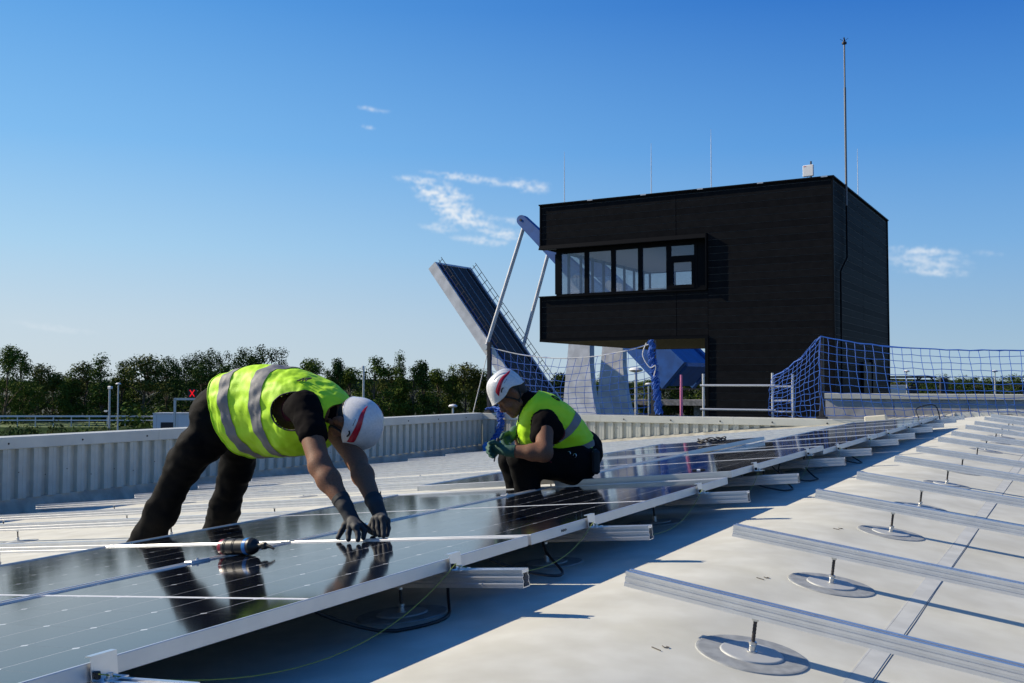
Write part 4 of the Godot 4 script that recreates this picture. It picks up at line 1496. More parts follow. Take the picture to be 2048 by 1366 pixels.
func ellipse_trim(parent: Node3D, ctr: Vector3, ax: Vector3, lat: Vector3, rx: float, ry: float, secs: Array, m: Material) -> void:
	# piping round an arm hole: the ellipse is dropped onto the garment along the side axis
	for sg in [1.0, -1.0]:
		var rings := []
		for r in 41:
			rings.append(loft_ring(secs, r / 40.0, lat, 64, 0.002, 0.0, 0.0))
		var pts := []
		for i in 41:
			var a := TAU * i / 40.0
			var e := ctr + ax * cos(a) * rx + Vector3.UP * sin(a) * ry
			var best := 1e9
			var bp := e
			for ring in rings:
				for q in ring:
					var w: Vector3 = q - e
					var along := w.dot(lat)
					var mid: float = (ring[0] + ring[32]).dot(lat) * 0.5
					if (q.dot(lat) - mid) * sg < 0.0:
						continue
					var off := (w - lat * along).length()
					if off < best:
						best = off
						bp = e + lat * along
			pts.append(bp)
		var t := MB.new()
		t.tube(pts, 0.0045, 6, false)
		part(parent, "piping", t.mesh(), m)

func text_on(parent: Node3D, called: String, txt: String, size: float, xf: Transform3D, m: Material) -> void:
	var tm := TextMesh.new()
	var sf := SystemFont.new()
	sf.font_names = PackedStringArray(["Droid Sans"])
	tm.font = sf
	tm.text = txt
	tm.font_size = 32
	tm.pixel_size = size / 32.0
	tm.depth = 0.004
	part(parent, called, tm, m, xf)

func build_bending_man() -> void:
	var whole := func(_p: Vector3) -> bool: return false
	var J := ONE
	var base := Vector3(-4.1, roof_left(-4.1, -3.8), -3.8)
	var t := thing("person", "man in black trousers and lime vest bending over to press on a panel", "person", Transform3D(), "men at work")
	var toe := Vector3(1, 0, 0.05).normalized()
	wrinkle.seed = 11
	wrinkle.frequency = 1.0
	wrinkle.fractal_octaves = 2
	# body: torso, neck, head, arms and legs in one surface
	var hc: Vector3 = H1C
	var hf: Vector3 = H1F.normalized()
	var hu: Vector3 = H1U.normalized()
	hc = hc - hu * 0.045
	var bp := [
		[J.pelvis, J.waist, 0.08, 0.09], [J.waist, J.chest, 0.09, 0.12], [J.chest, J.neck, 0.12, 0.075], [J.shR, J.shL, 0.07, 0.07],
		[J.neck, hc - hf * 0.02 - hu * 0.06, 0.058, 0.052],
		[J.shR, J.elR, 0.058, 0.046], [J.elR, J.elR.lerp(J.wrR, 0.35), 0.046, 0.047], [J.elR.lerp(J.wrR, 0.35), J.wrR, 0.047, 0.030],
		[J.shL, J.elL, 0.056, 0.044], [J.elL, J.elL.lerp(J.wrL, 0.35), 0.044, 0.045], [J.elL.lerp(J.wrL, 0.35), J.wrL, 0.045, 0.029],
		[J.hipR + Vector3(-0.04, -0.04, -0.07), J.kneeR, 0.06, 0.05], [J.kneeR, J.ankR, 0.055, 0.04], [J.hipL, J.kneeL, 0.06, 0.05], [J.kneeL, J.ankL, 0.055, 0.04]]
	part(t, "body", joined([body_mesh(bp, 0.011, 0.03), head_mesh(hc, hf, hu, J.neck)]), M.skin)
	# trousers
	var hemR: Vector3 = J.ankR + (J.ankR - J.kneeR).normalized() * 0.03
	var hemL: Vector3 = J.ankL + (J.ankL - J.kneeL).normalized() * 0.03
	var tp := [
		[J.hipR + Vector3(-0.03, -0.03, -0.08), J.hipL, 0.110, 0.112], [J.pelvis, J.waist, 0.125, 0.115],
		[J.pelvis + Vector3(-0.09, -0.07, 0.02), J.pelvis + Vector3(-0.06, -0.10, 0.08), 0.125, 0.115],
		[J.hipR + Vector3(-0.01, -0.05, -0.06), J.kneeR.lerp(J.hipR, 0.3), 0.105, 0.098], [J.kneeR.lerp(J.hipR, 0.3), J.kneeR, 0.100, 0.086], [J.kneeR, J.kneeR.lerp(hemR, 0.55), 0.086, 0.078], [J.kneeR.lerp(hemR, 0.55), hemR, 0.078, 0.088],
		[J.hipL, J.kneeL, 0.120, 0.088], [J.kneeL, J.kneeL.lerp(hemL, 0.5), 0.088, 0.078], [J.kneeL.lerp(hemL, 0.5), hemL, 0.078, 0.086],
		[J.kneeR.lerp(J.hipR, 0.42) + Vector3(0.02, 0.0, 0.07), J.kneeR.lerp(J.hipR, 0.12) + Vector3(0.0, 0.0, 0.062), 0.044, 0.040]]
	var tr := part(t, "trousers", body_mesh(tp, 0.010, 0.045, 0.009, 6.0, Vector3(1.0, 1.5, 1.0)), M.trousers)
	boot(t, J.ankR, toe, roof_left(J.ankR.x, J.ankR.z))
	boot(t, J.ankL, toe, roof_left(J.ankL.x, J.ankL.z))
	# shirt: inner layer and short sleeves
	var lat: Vector3 = LAT1
	var ax: Vector3 = AX1
	part(t, "shirt", joined([garment(VEST1, lat, 0.10, 0.97, 40, 48, -0.022, 0.006, 3.0, whole),
		body_mesh([[J.shR, J.slR, 0.074, 0.064], [J.shR - ax * 0.06, J.shR, 0.055, 0.07], [J.shL, J.slL, 0.074, 0.062], [J.neck, J.neck.lerp(hc, 0.45), 0.070, 0.062]], 0.009, 0.03, 0.007, 14.0)]), M.shirt)
	var rs := MB.new()
	rs.lathe([[0.0, 0.020], [0.030, 0.018], [0.052, 0.010], [0.060, -0.02]], 24, Transform3D(Basis(Vector3.RIGHT, PI / 2).rotated(Vector3.UP, -0.1), ARM1 + ax * -0.050 + lat * 0.032 + Vector3(0, 0.005, 0)))
	part(t, "shirt_panel", rs.mesh(), M.shirt_red)
	# vest with two reflective bands
	var arm: Vector3 = ARM1
	var hole := func(p: Vector3) -> bool:
		var d := p - arm
		var e := Vector2(d.dot(ax) / 0.112, d.y / 0.085)
		return e.length() < 1.0
	var vest := part(t, "vest", garment(VEST1, lat, 0.0, 1.0, 110, 120, 0.0, 0.011, 3.0, hole), M.hivis)
	for q in [[0.155, 0.235], [0.385, 0.465]]:
		part(vest, "reflective_band", garment(VEST1, lat, q[0], q[1], 10, 120, 0.0028, 0.011, 3.0, hole), M.reflective)
	ellipse_trim(vest, arm, ax, lat, 0.114, 0.087, VEST1, M.strap)
	var hem := loft_ring(VEST1, 0.0, lat, 120, 0.001, 0.011, 3.0)
	hem.append(hem[0])
	var hb := MB.new()
	hb.tube(hem, 0.0045, 5, false)
	part(vest, "hem", hb.mesh(), M.hivis)
	var rg := loft_ring(VEST1, 0.66, lat, 120, 0.006, 0.011, 3.0)
	var c0: Vector3 = rg[8]
	var yv: Vector3 = (rg[2] - rg[14]).normalized()
	var xv := ax
	var zv := xv.cross(yv).normalized()
	xv = yv.cross(zv).normalized()
	text_on(vest, "lettering", "LER", 0.062, Transform3D(Basis(-yv, xv, zv).orthonormalized() if false else Basis(xv, yv, zv).orthonormalized(), c0 + zv * 0.004), M.ink)
	# helmet, strap, gloves
	helmet(t, H1C, hf, hu, 0.98)
	var sd := hu.cross(hf).normalized()
	for sg in [-1.0, 1.0]:
		var sp := MB.new()
		sp.tube(spline([hc + hf * 0.045 + hu * 0.03 + sd * sg * 0.078, hc + hf * 0.02 - hu * 0.05 + sd * sg * 0.068, hc + hf * 0.06 - hu * 0.115 + sd * sg * 0.03, hc + hf * 0.07 - hu * 0.125]), 0.006, 6)
		part(t, "chin_strap", sp.mesh(), M.strap)
	var hr := [[hc - hf * 0.03 + hu * 0.022, Basis(hf, hu, sd), Vector3(0.082, 0.075, 0.077)]]
	part(t, "hair", body_mesh(hr, 0.008, 0.01), M.hair)
	glove(t, J.wrR, J.palmR, FING1R, J.elR, M.glove_black)
	glove(t, J.wrL, J.palmL, FING1L, J.elL, M.glove_black)

func build_squatting_man() -> void:
	var whole := func(_p: Vector3) -> bool: return false
	var J := TWO
	var t := thing("person", "man in lime vest and green gloves squatting between panels, head bowed", "person", Transform3D(), "men at work")
	wrinkle.seed = 23
	var hf: Vector3 = H2F.normalized()
	var hu: Vector3 = H2U.normalized()
	var hc: Vector3 = H2C - hu * 0.048
	var toe := Vector3(-0.75, 0, 0.45).normalized()
	var bp := [
		[J.pelvis, J.waist, 0.08, 0.09], [J.waist, J.chest, 0.09, 0.12], [J.chest, J.neck, 0.12, 0.07], [J.shN, J.shF, 0.065, 0.065],
		[J.neck, hc - hf * 0.02 - hu * 0.05, 0.058, 0.052],
		[J.shN, J.elN, 0.056, 0.050], [J.elN, J.elN.lerp(J.wrN, 0.3), 0.048, 0.046], [J.elN.lerp(J.wrN, 0.3), J.wrN, 0.046, 0.031],
		[J.shF, J.elF, 0.055, 0.045], [J.elF, J.wrF, 0.045, 0.030],
		[J.hipN, J.kneeN, 0.075, 0.055], [J.kneeN, J.ankN, 0.055, 0.04], [J.hipF, J.kneeF, 0.075, 0.055], [J.kneeF, J.ankF, 0.055, 0.04]]
	part(t, "body", joined([body_mesh(bp, 0.011, 0.03), head_mesh(hc, hf, hu, J.neck)]), M.skin)
	var down := Vector3(0, -0.085, 0)
	var tp := [
		[J.hipN, J.hipF, 0.125, 0.125], [J.pelvis, J.waist, 0.15, 0.15], [J.hipN + down * 0.1, J.hipF + down * 0.1, 0.12, 0.12],
		[J.hipN, J.kneeN, 0.115, 0.078], [J.hipF, J.kneeF, 0.112, 0.076],
		[J.hipN + down * 0.55, J.kneeN.lerp(J.hipN, 0.35) + down * 0.5, 0.08, 0.07],
		[J.kneeN, J.ankN + Vector3(0, 0.02, 0), 0.078, 0.080], [J.kneeF, J.ankF + Vector3(0, 0.02, 0), 0.076, 0.078]]
	var tr := part(t, "trousers", body_mesh(tp, 0.010, 0.04, 0.008, 7.0), M.trousers)
	var pz := MB.new()
	pz.cbox(J.hipN + Vector3(0.13, 0.01, -0.02), Vector3(0.05, 0.15, 0.14), 0.015, Basis(Vector3.UP, 0.5))
	part(tr, "tool_pouch", pz.mesh(), M.strap)
	var pp := MB.new()
	pp.tube([J.kneeN.lerp(J.hipN, 0.25) + Vector3(0.05, 0.055, 0.085), J.kneeN.lerp(J.hipN, 0.55) + Vector3(0.06, 0.0, 0.105)], 0.004, 5)
	part(tr, "red_piping", pp.mesh(), M.shirt_red)
	for k in 2:
		var ky := MB.new()
		ky.lathe([[0.010, 0.0], [0.013, 0.004], [0.010, 0.008]], 10, Transform3D(Basis(Vector3.RIGHT, PI / 2), J.hipN + Vector3(0.02 + 0.04 * k, 0.065 - 0.012 * k, 0.118)))
		part(tr, "key_ring", ky.mesh(), M.zinc)
	boot(t, J.ankN, toe, roof_left(J.ankN.x, J.ankN.z))
	boot(t, J.ankF, toe, roof_left(J.ankF.x, J.ankF.z))
	var lat: Vector3 = LAT2
	var ax: Vector3 = AX2
	part(t, "shirt", joined([garment(VEST2, lat, 0.08, 0.97, 40, 48, -0.020, 0.005, 9.0, whole),
		body_mesh([[J.shN, J.slN, 0.076, 0.068], [J.shN + ax * 0.05 - Vector3(0, 0.05, 0), J.shN, 0.068, 0.074], [J.shF, J.slF, 0.084, 0.068], [J.neck + Vector3(0.03, -0.02, 0), J.neck.lerp(hc, 0.35), 0.078, 0.066]], 0.009, 0.03, 0.006, 14.0)]), M.shirt)
	var rs := MB.new()
	rs.lathe([[0.0, 0.040], [0.03, 0.034], [0.05, 0.02], [0.055, -0.02]], 16, Transform3D(Basis(Vector3.RIGHT, PI / 2).rotated(Vector3.UP, 0.5), ARM2 + ax * 0.062 + Vector3(0, -0.03, 0) - lat * 0.035))
	part(t, "shirt_panel", rs.mesh(), M.shirt_red)
	var arm: Vector3 = ARM2
	var hole := func(p: Vector3) -> bool:
		var d := p - arm
		var u := d.dot(ax) + d.y * 0.25
		return Vector2(u / 0.094, d.y / 0.108).length() < 1.0
	var vest := part(t, "vest", garment(VEST2, lat, 0.0, 1.0, 100, 120, 0.0, 0.008, 9.0, hole), M.hivis)
	for q in [[0.005, 0.095, 0.07], [0.255, 0.335, 0.19]]:
		part(vest, "reflective_band", garment(VEST2, lat, q[0], q[1], 8, 80, 0.0032, 0.008, 9.0, hole, q[2]), M.reflective)
	var hem := loft_ring(VEST2, 0.0, lat, 120, 0.001, 0.008, 9.0)
	hem.append(hem[0])
	var hb := MB.new()
	hb.tube(hem, 0.0045, 5, false)
	part(vest, "hem", hb.mesh(), M.hivis)
	# black trim down the open front and round the arm
	var fr := []
	for k in 20:
		fr.append(loft_ring(VEST2, lerpf(0.35, 0.98, k / 19.0), lat, 120, 0.006, 0.008, 9.0)[54])
	var fb := MB.new()
	fb.tube(fr, 0.0035, 5)
	part(vest, "zip", fb.mesh(), M.strap)
	var mk := loft_ring(VEST2, 0.70, lat, 120, 0.004, 0.008, 9.0)
	var mk2 := loft_ring(VEST2, 0.80, lat, 120, 0.004, 0.008, 9.0)
	var lg := MB.new()
	var lp := []
	for k in 13:
		var a := TAU * k / 12.0
		lp.append((mk[9] as Vector3).lerp(mk2[9], 0.5 + 0.5 * cos(a)) + ((mk[12] as Vector3) - mk[6]) * 0.28 * sin(a))
	lg.tube(lp, 0.004, 5, false)
	part(vest, "lettering", lg.mesh(), M.ink)
	helmet(t, H2C, hf, hu, 0.94)
	var sd := hu.cross(hf).normalized()
	for sg in [-1.0, 1.0]:
		var sp := MB.new()
		sp.tube(spline([hc + hf * 0.055 + hu * 0.035 + sd * sg * 0.074, hc + hf * 0.0 - hu * 0.045 + sd * sg * 0.070, hc + hf * 0.02 - hu * 0.105 + sd * sg * 0.045, hc + hf * 0.05 - hu * 0.127]), 0.0055, 6)
		part(t, "chin_strap", sp.mesh(), M.strap)
		var s2 := MB.new()
		s2.tube(spline([hc - hf * 0.06 + hu * 0.03 + sd * sg * 0.066, hc - hf * 0.03 - hu * 0.035 + sd * sg * 0.078, hc + hf * 0.0 - hu * 0.045 + sd * sg * 0.071]), 0.0055, 6)
		part(t, "chin_strap", s2.mesh(), M.strap)
		var ey := MB.new()
		ey.tube([hc + hf * 0.077 - hu * 0.006 + sd * sg * 0.024, hc + hf * 0.073 - hu * 0.008 + sd * sg * 0.040], 0.007, 6)
		part(t, "eye", ey.mesh(), M.hair)
	part(t, "hair", body_mesh([[hc - hf * 0.03 + hu * 0.026, Basis(hf, hu, sd), Vector3(0.082, 0.076, 0.0765)], [hc - hf * 0.065 - hu * 0.02, Basis(hf, hu, sd), Vector3(0.03, 0.045, 0.05)]], 0.006, 0.012), M.hair)
	var kn := MB.new()
	kn.cbox(J.neck.lerp(hc, 0.2) + hf * 0.075 - hu * 0.05, Vector3(0.03, 0.035, 0.03), 0.008, Basis(hf, hu, sd))
	part(t, "red_buckle", kn.mesh(), M.red)
	glove(t, J.wrN, J.palmN, FING2N, J.elN, M.glove_green)
	glove(t, J.wrF, J.palmF, FING2F, J.elF, M.glove_green)
	# screwdriver in the near hand
	var td: Vector3 = (TIP2 - TOOLTOP2).normalized()
	var sc := thing("screwdriver", "small screwdriver held point down in the squatting man's green glove", "screwdriver", Transform3D(Basis(), TIP2))
	var o := TOOLTOP2 - TIP2
	var b := MB.new()
	b.tube([o + td * -0.01, o + td * 0.02, o + td * 0.08], [0.010, 0.012, 0.009], 10)
	part(sc, "handle", b.mesh(), M.black_plastic)
	b = MB.new()
	b.tube([o + td * 0.08, td * -0.006, Vector3.ZERO], [0.0042, 0.0042, 0.001], 8)
	part(sc, "shaft", b.mesh(), M.rod)
	var kf := thing("marker_pen", "slim red tipped grey pen held in the squatting man's far hand", "pen", Transform3D(Basis(), J.palmF + Vector3(0.02, -0.03, 0.03)))
	b = MB.new()
	b.tube([Vector3.ZERO, Vector3(-0.055, -0.022, 0.012)], 0.006, 8)
	part(kf, "barrel", b.mesh(), M.zinc)
	b = MB.new()
	b.tube([Vector3(-0.055, -0.022, 0.012), Vector3(-0.070, -0.028, 0.015)], [0.006, 0.003], 8)
	part(kf, "tip", b.mesh(), M.red)

# ---------------------------------------------------------------- control house
func board(w: float) -> ArrayMesh:
	# cladding board along local x, 0.25 m pitch, standing 20 mm off the wall, bevelled top edge
	var b := MB.new()
	b.extrude([Vector2(0.0, 0.006), Vector2(0.020, 0.006), Vector2(0.022, 0.010), Vector2(0.018, 0.232), Vector2(0.006, 0.244), Vector2(0.0, 0.244)], Vector3(0.003, 0, 0), Vector3.RIGHT, w - 0.006, Vector3(0, 0, 1), Vector3.UP)
	return b.mesh()

func boards(t: Node3D, xf: Transform3D, spans: Array, y0: float, y1: float, flip: int) -> void:
	# rows of boards between y0 and y1 on each [x0, x1] span of a face
	for sp in spans:
		var m := board(sp[1] - sp[0])
		var y := y0
		var i := 0
		while y < y1 - 0.1:
			var h := minf(0.25, y1 - y) / 0.25
			part(t, "cladding_board", m, M.cladding if (i + flip) % 3 else M.cladding_b, xf * Transform3D(Basis().scaled(Vector3(1, h, 1)), Vector3(sp[0], y, 0)))
			if h > 0.99:
				var js := MB.new()
				js.box(Vector3((sp[1] - sp[0]) * 0.5, 0.25, 0.007), Vector3(sp[1] - sp[0] - 0.008, 0.009, 0.014))
				part(t, "joint_strip", js.mesh(), M.joint_metal, xf * Transform3D(Basis(), Vector3(sp[0], y, 0)))
			y += 0.25
			i += 1

func build_control_house() -> void:
	var xl := -18.605
	var xr := -7.311
	var zf := -34.40
	var zb := -45.16
	var top := 6.98
	var sof := 1.57
	var sill := 3.36
	var head := 5.20
	var leg := -11.80
	var t := thing("control_house", "black clad control house with a cantilevered corner window over the roof", "building", Transform3D(Basis(), Vector3(0, GROUND, 0)))
	var oy := -GROUND
	var S := func(x0, x1, y0, y1, z0, z1) -> MB:
		var b := MB.new()
		b.box(Vector3((x0 + x1) * 0.5, (y0 + y1) * 0.5 + oy, (z0 + z1) * 0.5), Vector3(absf(x1 - x0), absf(y1 - y0), absf(z1 - z0)))
		return b
	var in_ := 0.06
	# carcass
	part(t, "upper_wall", S.call(xl + in_, xr - in_, head + 0.10, top - 0.03, zb + in_, zf - in_).mesh(), M.trim_black)
	part(t, "lower_wall", S.call(xl + in_, xr - in_, sof + 0.10, sill - 0.05, zb + in_, zf - in_).mesh(), M.trim_black)
	part(t, "core_wall", S.call(leg + 0.02, xr - in_, sill - 0.05, head + 0.10, zb + in_, zf - in_).mesh(), M.trim_black)
	part(t, "base_wall", S.call(leg + in_, xr - in_, GROUND, sof + 0.10, zb + in_, zf - in_).mesh(), M.trim_black)
	part(t, "soffit", S.call(xl + 0.10, leg + 0.03, sof + 0.012, sof + 0.099, zb + 0.10, zf - 0.10).mesh(), M.soffit)
	part(t, "ceiling", S.call(xl + 0.5, leg, head + 0.06, head + 0.099, zb + 0.5, zf - 0.5).mesh(), M.interior)
	part(t, "room_floor", S.call(xl + 0.5, leg, sill - 0.049, sill - 0.01, zb + 0.5, zf - 0.5).mesh(), M.interior)
	# front cladding, seam at x = -12.937
	var fx := Transform3D(Basis(), Vector3(0, oy, zf - in_))
	var seam := -12.937
	boards(t, fx, [[xl + 0.06, seam - 0.01], [seam + 0.01, xr - 0.06]], 5.36, top - 0.04, 0)
	boards(t, fx, [[leg + 0.06, xr - 0.06]], -2.39, 5.36, 1)
	boards(t, fx, [[xl + 0.06, seam - 0.01], [seam + 0.01, leg + 0.05]], sof + 0.11, sill - 0.04, 2)
	# right face: local x runs away along -Z
	var rx := Transform3D(Basis(Vector3(0, 0, -1), Vector3.UP, Vector3(1, 0, 0)), Vector3(xr - in_, oy, zf))
	boards(t, rx, [[0.06, 5.2], [5.22, zf - zb - 0.06]], -2.39, top - 0.04, 1)
	# corner trims, copings, window surround
	for q in [[xl, zf], [xr, zf], [xr, zb], [xl, zb]]:
		var sx := 1.0 if q[0] == xl else -1.0
		var sz := -1.0 if q[1] == zf else 1.0
		var lo := GROUND if q[0] == xr else sof
		if q[0] == xr:
			part(t, "corner_trim", S.call(q[0] + 0.0, q[0] + sx * 0.06, lo, top - 0.03, q[1], q[1] + sz * 0.06).mesh(), M.trim_black)
		else:
			part(t, "corner_trim", S.call(q[0] + 0.0, q[0] + sx * 0.06, sof, sill - 0.05, q[1], q[1] + sz * 0.06).mesh(), M.trim_black)
			part(t, "corner_trim", S.call(q[0] + 0.0, q[0] + sx * 0.06, head + 0.06, top - 0.03, q[1], q[1] + sz * 0.06).mesh(), M.trim_black)
	part(t, "coping", S.call(xl - 0.03, xr + 0.03, top - 0.03, top + 0.02, zf + 0.03, zf - 0.30).mesh(), M.trim_black)
	part(t, "coping", S.call(xr - 0.30, xr + 0.03, top - 0.028, top + 0.018, zf - 0.302, zb - 0.03).mesh(), M.trim_black)
	for k in 5:
		# coping joints patched with bright tape
		var px: float = xl + 2.1 + k * 2.2
		part(t, "coping_joint", S.call(px, px + 0.22, top - 0.02, top + 0.026, zf + 0.033, zf - 0.29).mesh(), M.galvanised)
	part(t, "soffit_trim", S.call(xl, leg + 0.06, sof, sof + 0.105, zf + 0.012, zf - 0.10).mesh(), M.trim_black)
	part(t, "leg_trim", S.call(leg - 0.06, leg + 0.06, GROUND, sof - 0.002, zf + 0.010, zf - 0.08).mesh(), M.trim_black)
	part(t, "left_fascia", S.call(xl + 0.001, xl + 0.059, sof + 0.002, sill - 0.052, zf - 0.062, zb + 0.062).mesh(), M.cladding)
	part(t, "left_fascia", S.call(xl + 0.001, xl + 0.059, head + 0.062, top - 0.032, zf - 0.062, zb + 0.062).mesh(), M.cladding)
	part(t, "back_fascia", S.call(xl + 0.062, xr - 0.062, sof + 0.002, sill - 0.052, zb + 0.001, zb + 0.059).mesh(), M.cladding)
	part(t, "back_fascia", S.call(xl + 0.062, xr - 0.062, head + 0.062, top - 0.032, zb + 0.001, zb + 0.059).mesh(), M.cladding)
	# window hood: a folded plate standing proud over the glass
	var hood := MB.new()
	hood.extrude([Vector2(-0.05, 0.16), Vector2(0.02, 0.16), Vector2(0.095, 0.008), Vector2(0.095, -0.012), Vector2(0.085, -0.012), Vector2(-0.45, 0.03)], Vector3(xl - 0.002, head + oy, zf), Vector3.RIGHT, leg - xl + 0.01, Vector3(0, 0, 1), Vector3.UP)
	part(t, "window_hood", hood.mesh(), M.trim_black)
	part(t, "hood_end", S.call(leg + 0.01, leg + 0.05, sill - 0.03, head + 0.16, zf + 0.095, zf - 0.3).mesh(), M.trim_black)
	part(t, "window_sill", S.call(xl - 0.02, leg + 0.008, sill - 0.05, sill, zf + 0.05, zf - 0.48).mesh(), M.trim_black)
	part(t, "window_sill", S.call(xl - 0.02, xl + 0.55, sill - 0.05, sill - 0.002, zf - 0.482, zb + 0.02).mesh(), M.trim_black)
	part(t, "window_sill", S.call(xl + 0.552, leg, sill - 0.05, sill - 0.004, zb + 0.5, zb + 0.02).mesh(), M.trim_black)
	# glazing set back 0.42 m
	var gz := zf - 0.42
	var mull := [-17.98, -16.74, -15.61, -14.50, -13.37]
	part(t, "window_head", S.call(mull[0] - 0.08, leg + 0.01, head - 0.16, head + 0.06, gz + 0.05, gz - 0.05).mesh(), M.trim_black)
	part(t, "window_base", S.call(mull[0] - 0.08, leg + 0.01, sill + 0.001, sill + 0.09, gz + 0.05, gz - 0.05).mesh(), M.trim_black)
	for i in 5:
		var w := 0.085 if i else 0.13
		part(t, "mullion", S.call(mull[i] - w, mull[i] + w, sill + 0.09, head - 0.16, gz + 0.055, gz - 0.055).mesh(), M.trim_black)
	for i in 4:
		var wn := part(t, "window", S.call(mull[i] + 0.085, mull[i + 1] - 0.085, sill + 0.09, head - 0.16, gz + 0.006, gz - 0.006).mesh(), M.glass)
	var ox0: float = mull[4] + 0.085
	var ox1 := -12.37
	# opening casement with a fanlight
	part(t, "transom", S.call(ox0, ox1, 4.52, 4.66, gz + 0.05, gz - 0.05).mesh(), M.trim_black)
	part(t, "mullion", S.call(ox1, ox1 + 0.12, sill + 0.09, head - 0.16, gz + 0.055, gz - 0.055).mesh(), M.trim_black)
	part(t, "window", S.call(ox0, ox1, 4.66, head - 0.16, gz + 0.006, gz - 0.006).mesh(), M.glass)
	var cs := part(t, "casement", S.call(ox0, ox0 + 0.10, sill + 0.09, 4.52, gz + 0.07, gz - 0.04).mesh(), M.trim_black)
	part(cs, "stile", S.call(ox1 - 0.10, ox1, sill + 0.09, 4.52, gz + 0.07, gz - 0.04).mesh(), M.trim_black)
	part(cs, "rail", S.call(ox0 + 0.10, ox1 - 0.10, sill + 0.09, sill + 0.22, gz + 0.07, gz - 0.04).mesh(), M.trim_black)
	part(cs, "rail", S.call(ox0 + 0.10, ox1 - 0.10, 4.42, 4.52, gz + 0.07, gz - 0.04).mesh(), M.trim_black)
	part(cs, "pane", S.call(ox0 + 0.10, ox1 - 0.10, sill + 0.22, 4.42, gz + 0.016, gz + 0.004).mesh(), M.glass)
	part(t, "blind_panel", S.call(ox1 + 0.12, leg + 0.015, sill + 0.09, head - 0.16, gz + 0.04, gz - 0.05).mesh(), M.trim_black)
	# glazing of the left and back sides
	var lx := xl + 0.5
	for k in 9:
		var z0 := gz - 0.06 - k * 1.12
		var z1 := maxf(z0 - 1.12, zb + 0.5)
		part(t, "window", S.call(lx - 0.006, lx + 0.006, sill, head + 0.06, z0, z1 + 0.07).mesh(), M.glass)
		part(t, "mullion", S.call(lx - 0.05, lx + 0.05, sill, head + 0.06, z1 + 0.07, z1).mesh(), M.trim_black)
	for k in 5:
		var x0 := lx + 0.05 + k * 1.24
		part(t, "window", S.call(x0, x0 + 1.15, sill, head + 0.06, zb + 0.494, zb + 0.506).mesh(), M.glass)
		part(t, "mullion", S.call(x0 + 1.15, x0 + 1.24, sill, head + 0.06, zb + 0.45, zb + 0.55).mesh(), M.trim_black)
	# slim guard rail standing inside the room
	var gr := MB.new()
	gr.box(Vector3((lx + leg) * 0.5, sill + 1.02 + oy, zb + 1.4), Vector3(leg - lx - 0.4, 0.04, 0.04))
	for k in 6:
		gr.box(Vector3(lx + 0.6 + k * 1.05, sill + 0.5 + oy, zb + 1.4), Vector3(0.04, 1.02, 0.04))
	part(t, "guard_rail", gr.mesh(), M.galvanised)
	# down-lead clipped to the right face, dark doors at its foot
	var dl := MB.new()
	dl.tube([Vector3(xr + 0.05, oy + 6.9, zf - 1.9), Vector3(xr + 0.05, oy + 4.4, zf - 1.9), Vector3(xr + 0.05, oy + 3.8, zf - 0.8), Vector3(xr + 0.05, oy - 3.0, zf - 0.7)], 0.035, 6)
	part(t, "down_lead", dl.mesh(), M.trim_black)
	part(t, "door", S.call(xr - 0.02, xr + 0.06, -2.3, 0.75, zf - 4.6, zf - 6.1).mesh(), M.trim_black)
	part(t, "door", S.call(xr - 0.02, xr + 0.05, -2.3, 0.95, zf - 6.5, zf - 7.4).mesh(), M.trim_black)

	# rods, mast and antenna on its roof
	var rods := [[-17.6, -34.6, 9.06, "thin lightning rod at the window corner of the black house roof"], [-13.96, -34.6, 8.96, "thin lightning rod above the middle panes of the black house"], [-11.64, -34.6, 9.2, "thin lightning rod above the casement end of the black house"], [-7.6, -40.2, 9.15, "thin lightning rod behind the tall mast on the black house"]]
	for q in rods:
		var b := MB.new()
		b.tube([Vector3.ZERO, Vector3(0, q[2] - 7.0 - 0.6, 0), Vector3(0, q[2] - 7.0, 0)], [0.016, 0.012, 0.005], 6)
		b.box(Vector3(0, 0.02, 0), Vector3(0.2, 0.04, 0.2))
		solo("lightning_rod", b.mesh(), M.galvanised, q[3], "lightning rod", Transform3D(Basis(), Vector3(q[0], top, q[1])), "rods on the control house")
	var ms := thing("antenna_mast", "tall grey antenna mast on the near corner of the black house", "mast", Transform3D(Basis(), Vector3(-7.20, 6.2, -36.0)))
	var mb := MB.new()
	mb.tube([Vector3.ZERO, Vector3(0, 4.2, 0)], 0.040, 8)
	part(ms, "lower_tube", mb.mesh(), M.mast_grey)
	mb = MB.new()
	mb.tube([Vector3(0, 4.2, 0), Vector3(0, 5.75, 0)], 0.028, 8)
	part(ms, "upper_tube", mb.mesh(), M.mast_grey)
	mb = MB.new()
	mb.lathe([[0.0, 6.0], [0.02, 5.98], [0.03, 5.85], [0.085, 5.82], [0.085, 5.76], [0.03, 5.73]], 10)
	part(ms, "air_terminal", mb.mesh(), M.steel_dark)
	for k in 4:
		mb = MB.new()
		var d := Vector3(cos(k * PI / 2), 0, sin(k * PI / 2))
		mb.tube([Vector3(0, 5.85, 0), Vector3(0, 5.95, 0) + d * 0.14], 0.008, 5)
		part(ms, "prong", mb.mesh(), M.steel_dark)
	var an := thing("panel_antenna", "square white panel antenna on a short pole on the black house roof", "antenna", Transform3D(Basis(Vector3.UP, -0.12), Vector3(-8.12, top, -34.75)))
	mb = MB.new()
	mb.tube([Vector3(0, 0, 0), Vector3(0, 0.65, 0)], 0.03, 8)
	part(an, "pole", mb.mesh(), M.rod)
	mb = MB.new()
	mb.cbox(Vector3(-0.06, 0.31, 0.10), Vector3(0.38, 0.40, 0.07), 0.02)
	part(an, "housing", mb.mesh(), M.white_paint)
	mb = MB.new()
	mb.box(Vector3(-0.17, 0.46, 0.137), Vector3(0.09, 0.022, 0.003))
